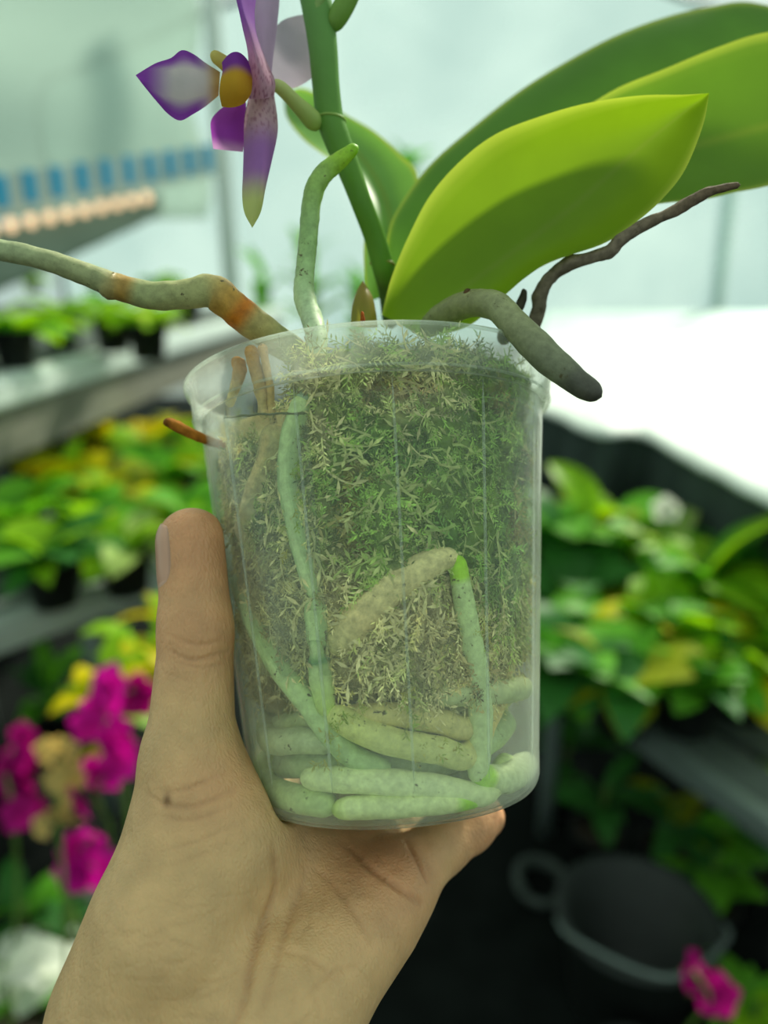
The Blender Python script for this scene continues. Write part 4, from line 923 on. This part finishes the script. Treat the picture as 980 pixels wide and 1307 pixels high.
# ring of roots on the floor of the pot
root([(386, 992, I(5.0), 10), (408, 994, I(3.8), 16), (460, 996, I(3.4), 17), (510, 999, I(3.4), 17), (560, 1004, I(3.4), 16), (605, 1014, I(4.6), 15), (626, 1022, I(6.0), 15), (75, .010, Th(9), .003)], stops([(0, lin('#c6d89a')), (.5, lin('#bcd2a2')), (1, lin('#b0cc98'))]), M_root, .07, 31, 100, 20)
root([(-160, .018, Th(8), .003), (-125, .015, Th(5.5), .0036), (-95, .012, Th(4.8), .0038), (338, 1006, I(4.4), 18), (355, 1014, I(4.0), 18), (390, 1028, I(3.8), 18), (430, 1044, I(3.8), 16)], stops([(0, lin('#b9cca4')), (1, lin('#9dbb84'))]), M_root, .07, 33, 60, 18)
root([(425, 1052, I(4.2), 10), (450, 1040, I(3.8), 15), (500, 1034, I(3.6), 16), (550, 1034, I(3.6), 15), (585, 1036, I(3.6), 12), (612, 1038, I(3.8), 8)], stops([(0, lin('#8fb04a')), (.15, lin('#b8d09a')), (.78, lin('#b8d29a')), (.88, lin('#86c21a')), (1, tip)]), M_root, .06, 35, 90, 20, lab='bottom root with vivid green tip')
root([(604, 990, I(3.4), 9), (622, 992, I(3.6), 16), (648, 993, I(4.4), 19), (668, 984, I(6.0), 18), (676, 968, I(14), 15)], stops([(0, tip), (.12, lin('#90c440')), (.2, lin('#bcd4a8')), (1, lin('#c4d8b6'))]), M_root, .06, 37, 70, 20, lab='short fat root with green tip turning round the pot wall')
# long coils in the base of the pot
root([(-200+22*k, .0085+.0215*k/30+.0015*math.sin(k*1.1), Th(12+1.5*math.sin(k*.8)), .0040) for k in range(31)], stops([(0, lin('#9fb88c')), (.5, lin('#8fae84')), (1, lin('#9aa878'))]), M_root, .09, 61, 200, 16, lab='long root coiled round the base of the pot')
root([(160-24*k, .010+.022*k/20, Th(6.2+1.2*math.sin(k*.9)), .0034) for k in range(12, 22)], stops([(0, lin('#a3ba92')), (1, lin('#9bb086'))]), M_root, .09, 63, 120, 16)
# right side: grey root over the rim, thin withered root
root([(540, 425, .235, 12), (565, 404, .228, 17), (596, 388, .221, 17), (632, 390, .213, 18), (655, 412, .208, 19), (682, 440, .204, 20), (708, 465, .201, 20), (735, 487, .199, 17), (756, 500, .198, 14), (768, 507, .1975, 10)],
     stops([(0, lin('#77804f')), (.3, lin('#84875c')), (.5, lin('#8e936a')), (.82, lin('#747a60')), (.9, lin('#55564a')), (1, lin('#4a4840'))]), M_root, .09, 41, 110, 20, lab='grey root hanging over the rim with dark tip')
root([(660, 445, .236, 11), (676, 425, .234, 9), (686, 400, .232, 9), (690, 375, .230, 9), (705, 350, .228, 9), (735, 333, .225, 8), (775, 323, .222, 8.5), (790, 308, .221, 7.5), (820, 288, .219, 7), (860, 270, .217, 7), (885, 255, .216, 7.5), (910, 243, .215, 6), (945, 236, .214, 3.5)],
     stops([(0, lin('#6a6250')), (.5, lin('#756a5a')), (1, lin('#6b5a48'))]), M_dry, .35, 43, 130, 12, lab='thin withered brown root')
root([(640, 440, .232, 10), (648, 420, .231, 9), (660, 398, .230, 6), (667, 380, .2295, 5), (668, 368, .229, 3)], stops([(0, lin('#4d4a38')), (1, lin('#3a382c'))]), M_dry, .3, 45, 40, 10, lab='short dark withered root stub')
root([(596, 384, .219, 5), (597, 376, .219, 7), (596, 368, .219, 4)], stops([(0, lin('#5a3e26')), (1, lin('#4a3020'))]), M_dry, .3, 47, 16, 10, name='root_bump')
# dry tan fibres left, inside the rim, colours brightened as if orange-lit, and the stub poking out of the wall
root([(318, 440, .212, 8), (326, 470, .212, 9), (334, 500, .213, 8), (338, 535, .214, 8)], stops([(0, lin('#cf8f3c')), (1, lin('#dcc388'))]), M_dry, .3, 49, 40, 10, lab='dry orange brown root remnant')
root([(334, 438, .211, 6), (340, 470, .211, 5), (345, 500, .212, 5), (350, 560, .214, 5)], stops([(0, lin('#d89c48')), (1, lin('#d6bd7c'))]), M_dry, .3, 51, 40, 10)
root([(300, 455, .215, 9), (306, 475, .215, 9), (298, 500, .217, 6), (292, 520, .218, 6)], stops([(0, lin('#c8862f')), (1, lin('#d4c590'))]), M_dry, .3, 53, 40, 10)
root([(208, 541, .226, 4.5), (216, 540, .227, 6.5), (235, 549, .229, 7), (262, 561, .232, 6), (290, 570, .236, 5)], stops([(0, lin('#6e4318')), (.12, lin('#a86a24')), (1, lin('#a0641f'))]), M_dry, .25, 55, 40, 12, lab='dry orange root stub poking out through the pot wall')
# short reddish husk among the moss on the rim
root([(462, 416, .200, 3), (463, 408, .2, 3), (462, 397, .2, 1.5)], stops([(0, lin('#8a4a1c')), (1, lin('#a8521a'))]), M_dry, .3, 57, 14, 8, name='husk')

# ------------------------------------------------------------------ the hand
def arr(px, py, d): return np.array(tuple(P(px, py, d)))
def cap(p, a, b, ra, rb):
    ba = b-a; t = np.clip(((p-a) @ ba)/(ba @ ba), 0, 1)
    return np.linalg.norm(p-a-t[:, None]*ba, axis=1)-(ra+(rb-ra)*t)
def smin(a, b, k):
    h = np.maximum(k-np.abs(a-b), 0)/k; return np.minimum(a, b)-h*h*k*.25
def smax(a, b, k): return -smin(-a, -b, k)
T0, T1, T2, T3 = arr(208, 1185, .208), arr(243, 965, .215), arr(251, 800, .219), arr(245, 692, .221)
ELB = np.array((-.10, .01, 1.20))
WR1, WR2 = arr(150, 1440, .196), arr(310, 1445, .192)
CI, CM, CR, CL = arr(165, 1300, .204), arr(235, 1305, .206), arr(300, 1310, .203), arr(352, 1312, .198)
MI, MM, MR, ML = arr(335, 1080, .240), arr(400, 1096, .242), arr(458, 1106, .238), arr(503, 1132, .226)
fing = {
 'index': [(MI, .0118), (arr(345, 1000, .290), .0098), (arr(385, 880, .3015), .0085), (arr(400, 800, .303), .0072)],
 'middle': [(MM, .0118), (arr(440, 1035, .293), .0098), (arr(468, 900, .3025), .0085), (arr(478, 815, .304), .0074)],
 'ring': [(MR, .0114), (arr(515, 1050, .284), .0094), (arr(552, 945, .2985), .0082), (arr(560, 870, .301), .0070)],
 'little': [(ML, .0105), (arr(562, 1078, .241), .0086), (arr(598, 1055, .247), .0077), (arr(618, 1043, .251), .0066)],
}
def pot_sdf(p):
    q = p-np.array(tuple(BOT_C)); x = q @ np.array(tuple(ER)); y = q @ np.array(tuple(EF)); h = q @ np.array(tuple(AX))
    r = np.sqrt(x*x+y*y); R = .0435+np.maximum(0, h-.008)*.0985
    dx, dy = r-R+.006, -h+.006
    return np.minimum(np.maximum(dx, dy), 0)+np.sqrt(np.maximum(dx, 0)**2+np.maximum(dy, 0)**2)-.006
TH_A = np.array(tuple(P(225, 1190, .200))); TH_B = np.array(tuple(P(292, 1075, .212)))
HY_A = np.array(tuple(P(372, 1275, .197))); HY_B = np.array(tuple(P(470, 1165, .217)))
CREASES = []
def hand_sdf(p, creases=True):
    palm = cap(p, CI, MI, .0155, .0125)
    for a, b, ra, rb in ((CM, MM, .0165, .0125), (CR, MR, .017, .012), (CL, ML, .0165, .0108), (TH_A, TH_B, .0165, .0135), (HY_A, HY_B, .0145, .0125),
                         (TH_B, arr(395, 1105, .230), .0125, .0115), (WR1, CI, .020, .0165), (WR2, CL, .020, .0165), ((WR1+WR2)/2, (CM+CR)/2, .022, .017)):
        palm = smin(palm, cap(p, a, b, ra, rb), .012)
    E2 = ELB+np.array((.035, 0, .01))
    palm = smin(palm, cap(p, WR1, ELB, .020, .031), .012); palm = smin(palm, cap(p, WR2, E2, .020, .030), .012)
    th = cap(p, CI, T0, .016, .0165); th = smin(th, cap(p, T0, T1, .0165, .0126), .012)
    th = smin(th, cap(p, T1, T2, .0124, .0101), .004); th = smin(th, cap(p, T2, T3, .0101, .0098), .004)
    th = smin(th, cap(p, T1+(TH_B-T1)*.1, TH_B, .0105, .012), .008)
    d = smin(palm, th, .014)
    for k, ch in fing.items():
        f = None
        for (a, ra), (b, rb) in zip(ch, ch[1:]):
            c = cap(p, a, b, ra, rb); f = c if f is None else smin(f, c, .003)
        d = np.minimum(d, smin(palm, f, .006)) if f is not None else d
    return smax(d, -(pot_sdf(p)-.0005), .0015)
def trace(px, py):
    r = np.array(tuple(ray(px, py))); r /= np.linalg.norm(r); o = np.array(tuple(CAM)); t = .12
    for k in range(80):
        s = hand_sdf((o+r*t)[None], False)[0]; t += s*.8
        if abs(s) < 2e-5 or t > .5: break
    return o+r*t if t < .45 else None
RC = random.Random(3)
def crease(pl, depth=.0005, width=.0007):
    """a fold line on the skin: pixel polyline dropped on the surface, fading at both ends"""
    sp = spline([(x+RC.uniform(-2, 2), y+RC.uniform(-2, 2)) for x, y in pl], max(6, len(pl)*4)); n = len(sp)
    Q = [trace(*q) for q in sp]
    for i in range(n-1):
        if Q[i] is not None and Q[i+1] is not None and np.linalg.norm(Q[i]-Q[i+1]) < .012:
            CREASES.append((Q[i], Q[i+1], depth*math.sin(math.pi*(i+.5)/n)**.5*RC.uniform(.75, 1.1), width))
crease([(187, 1012), (215, 1028), (250, 1030), (300, 1008)], .0005); crease([(205, 1012), (240, 1006), (285, 986)], .0004); crease([(195, 1040), (240, 1048), (296, 1030)], .0003, .0006)
crease([(213, 828), (245, 842), (292, 830)], .0005); crease([(222, 846), (255, 854), (285, 848)], .0003, .0005); crease([(215, 812), (250, 824), (280, 816)], .0003, .0005); crease([(212, 860), (240, 870)], .0002, .0005)
crease([(200, 1088), (250, 1074), (300, 1052)], .0003, .0006); crease([(180, 1110), (235, 1100), (290, 1080)], .0002, .0006)
crease([(350, 1078), (352, 1130), (337, 1180), (320, 1225), (312, 1275), (300, 1307)], .0009, .0013)
crease([(395, 1082), (385, 1130), (365, 1180), (348, 1240), (332, 1300)], .0005, .0011)
crease([(440, 1076), (470, 1105), (510, 1135), (537, 1154)], .0011, .0011)
crease([(518, 1072), (532, 1100), (546, 1124)], .0010, .0009)
crease([(395, 1105), (425, 1130), (455, 1170), (474, 1205)], .0005, .0009)
crease([(432, 1252), (400, 1225), (365, 1213)], .0004, .0008); crease([(458, 1232), (420, 1245), (395, 1272)], .0004, .0008)
for k in range(26):          # fine wrinkles over the ball of the thumb and the heel
    x, y = RC.uniform(120, 290), RC.uniform(1120, 1300); L = RC.uniform(25, 75); a = RC.gauss(-.12, .22)
    crease([(x, y), (x+L*.5, y+RC.uniform(2, 7)-L*.5*math.sin(-a)), (x+L, y+L*math.sin(a))], RC.uniform(.0001, .00025), .0005)
for k in range(16):
    x, y = RC.uniform(330, 450), RC.uniform(1110, 1290); L = RC.uniform(25, 60); a = RC.gauss(1.9, .5)
    crease([(x, y), (x+L*.5*math.cos(a)+4, y+L*.5*math.sin(a)), (x+L*math.cos(a), y+L*math.sin(a))], RC.uniform(.0001, .00025), .0005)

allp = np.array([T0, T1, T2, T3, WR1, WR2, CI, CL, ELB, TH_A]+[q for ch in fing.values() for q, r in ch])
lo, hi = allp.min(0)-.038, allp.max(0)+.038
hs = .0017
ns_ = np.ceil((hi-lo)/hs).astype(int)+1
gx = [lo[k]+hs*np.arange(ns_[k]) for k in range(3)]
Xg = np.stack(np.meshgrid(*gx, indexing='ij'), -1).reshape(-1, 3)
fv = np.empty(len(Xg))
for i in range(0, len(Xg), 400000): fv[i:i+400000] = hand_sdf(Xg[i:i+400000], False)
fv = fv.reshape(ns_)
def surface_nets(f, lo, h):
    nx, ny, nz_ = f.shape; s = f < 0
    acc = np.zeros((nx-1, ny-1, nz_-1, 3)); cnt = np.zeros((nx-1, ny-1, nz_-1))
    corners = [(i, j, k) for i in (0, 1) for j in (0, 1) for k in (0, 1)]
    g = lambda c: f[c[0]:nx-1+c[0], c[1]:ny-1+c[1], c[2]:nz_-1+c[2]]
    for a in corners:
        for ax in range(3):
            if a[ax]: continue
            b = list(a); b[ax] = 1; fa, fb = g(a), g(b); mk = (fa < 0) != (fb < 0)
            t = np.where(mk, fa/np.where(mk, fa-fb, 1), 0)
            for k in range(3): acc[..., k] += np.where(mk, a[k]+(t if k == ax else 0), 0)
            cnt += mk
    act = cnt > 0; idx = -np.ones(act.shape, int); idx[act] = np.arange(act.sum())
    base = np.argwhere(act); V = (acc[act]/cnt[act][:, None]+base)*h+lo
    Fq = []
    for ax in range(3):
        o1, o2 = (ax+1) % 3, (ax+2) % 3
        sl0 = [slice(None)]*3; sl1 = [slice(None)]*3; sl0[ax] = slice(0, -1); sl1[ax] = slice(1, None)
        ch = s[tuple(sl0)] != s[tuple(sl1)]; e = np.argwhere(ch)
        e = e[(e[:, o1] > 0) & (e[:, o2] > 0) & (e[:, o1] < f.shape[o1]-1) & (e[:, o2] < f.shape[o2]-1)]
        ins = s[e[:, 0], e[:, 1], e[:, 2]]; q = []
        for d1, d2 in ((-1, -1), (0, -1), (0, 0), (-1, 0)):
            c = e.copy(); c[:, o1] += d1; c[:, o2] += d2; q.append(idx[c[:, 0], c[:, 1], c[:, 2]])
        q = np.stack(q, 1); q[~ins] = q[~ins][:, ::-1]; Fq.append(q)
    return V, np.vstack(Fq)
V, Fq = surface_nets(fv, lo, hs)
bm = bmesh.new(); bv = [bm.verts.new(v) for v in V]
for q in Fq:
    try: bm.faces.new([bv[i] for i in q])
    except ValueError: pass
bmesh.ops.smooth_vert(bm, verts=bm.verts, factor=.5, use_axis_x=True, use_axis_y=True, use_axis_z=True)
for cut in (1,): bmesh.ops.subdivide_edges(bm, edges=bm.edges[:], cuts=2, use_grid_fill=True)
bm.verts.index_update()
V = np.array([v.co[:] for v in bm.verts]); Fh = [[v.index for v in f.verts] for f in bm.faces]; bm.free()
for it in range(2):
    d = hand_sdf(V); e = 2e-4
    gr = np.stack([hand_sdf(V+np.eye(3)[k]*e)-d for k in range(3)], 1)/e
    nn = np.linalg.norm(gr, axis=1, keepdims=True); gr = gr/np.maximum(nn, .3)
    V = V-gr*np.clip(d, -.0008, .0008)[:, None]*.9
dep = np.zeros(len(V)); wc = np.zeros(len(V))
for a, b, dp, wd in CREASES:
    near = np.where(np.linalg.norm(V-(a+b)/2, axis=1) < np.linalg.norm(a-b)/2+wd*3)[0]
    if len(near) == 0: continue
    f = np.exp(-(cap(V[near], a, b, 0, 0)/wd)**2); dep[near] = np.maximum(dep[near], f*dp); wc[near] = np.maximum(wc[near], f*min(1, dp/.0008)*.4)
V = V-gr*dep[:, None]
# skin colour: redder at the finger ends and where the pot presses, redder and darker in creases
skin, red, deepc = np.array(lin('#d2ad7c')), np.array(lin('#d8936c')), np.array(lin('#a06a48'))
w = np.zeros(len(V))
for c, r in ((T3, .026), (T2, .017), (fing['little'][3][0], .022), (fing['ring'][3][0], .02), (arr(490, 1090, .22), .02), (arr(270, 1010, .21), .012)): w = np.maximum(w, np.exp(-(np.linalg.norm(V-c, axis=1)/r)**2)*.75)
C = skin*(1-w[:, None])+red*w[:, None]; C = C*(1-wc[:, None])+deepc*wc[:, None]
mole = trace(213, 1021)
if mole is not None:
    k = (.75*np.exp(-(np.linalg.norm((V-mole)*np.array((1.25, 1, .8)), axis=1)/.0014)**2))[:, None]; C = C*(1-k)+np.array(lin('#5d3a20'))*k
hand = obj('hand', V, Fh, M_skin, cols=C, origin=Vector(tuple((CI+CL)/2)))
tag(hand, 'bare left hand gripping the clear pot from below with its thumb along the wall', 'hand')
# nails
def nail(tipc, prev, nrm, length, half, rr, start, nm='nail'):
    ax = tipc-prev; ax /= np.linalg.norm(ax); nrm = nrm-ax*(nrm @ ax); nrm /= np.linalg.norm(nrm); sd = np.cross(ax, nrm)
    n, m = 14, 13; pts = []
    for i in range(n):
        s = i/(n-1)
        for j in range(m):
            u = j/(m-1)*2-1; ang = u*half*(1-.25*abs(2*s-1)**4)
            sl = start+length*(s+ (.10*(1-u*u) if s > .5 else -.10*(1-u*u))*abs(2*s-1))
            pts.append(tipc+ax*sl+(nrm*math.cos(ang)+sd*math.sin(ang))*rr)
    pts = np.array(pts)
    for it in range(6):
        d = hand_sdf(pts, False); e = 2e-4
        gr = np.stack([hand_sdf(pts+np.eye(3)[k]*e, False)-hand_sdf(pts-np.eye(3)[k]*e, False) for k in range(3)], 1); gr /= np.linalg.norm(gr, axis=1, keepdims=True)+1e-9
        pts = pts-gr*(d-.0001)[:, None]
    uu = np.tile(np.linspace(-1, 1, m), n); ss = np.repeat(np.linspace(-1, 1, n), m)
    top = pts+gr*(.00035*(1-np.maximum(np.abs(uu), np.abs(np.minimum(ss, 0)))**5)-.0001)[:, None]; V = np.vstack([pts-gr*.0006, top]); o = n*m; Fc = []
    for i in range(n-1):
        for j in range(m-1):
            q = (i*m+j, i*m+j+1, (i+1)*m+j+1, (i+1)*m+j); Fc += [q, tuple(x+o for x in q[::-1])]
        for j in (0, m-1): Fc.append((i*m+j, (i+1)*m+j, (i+1)*m+j+o, i*m+j+o))
    for j in range(m-1):
        Fc.append((j, j+1, j+1+o, j+o)); b = (n-1)*m; Fc.append((b+j, b+j+1, b+j+1+o, b+j+o))
    o_ = obj(nm, V, Fc, M_nail, hand); o_['label'] = 'short pale finger nail'; return o_
r3, f3 = np.array(tuple(RGT)), np.array(tuple(FWD))
nail(T3, T2, -r3*.91-f3*.41, .0158, .74, .0098, -.0108)
for k in ('index', 'middle', 'ring', 'little'):
    ch = fing[k]; nail(ch[3][0], ch[2][0], f3*(1 if k != 'little' else .6)-np.array(tuple(UPV))*(.1 if k != 'little' else .8), .010, .8, ch[3][1], -.004)

for o in bpy.data.objects:
    if '_o' in o: del o['_o']
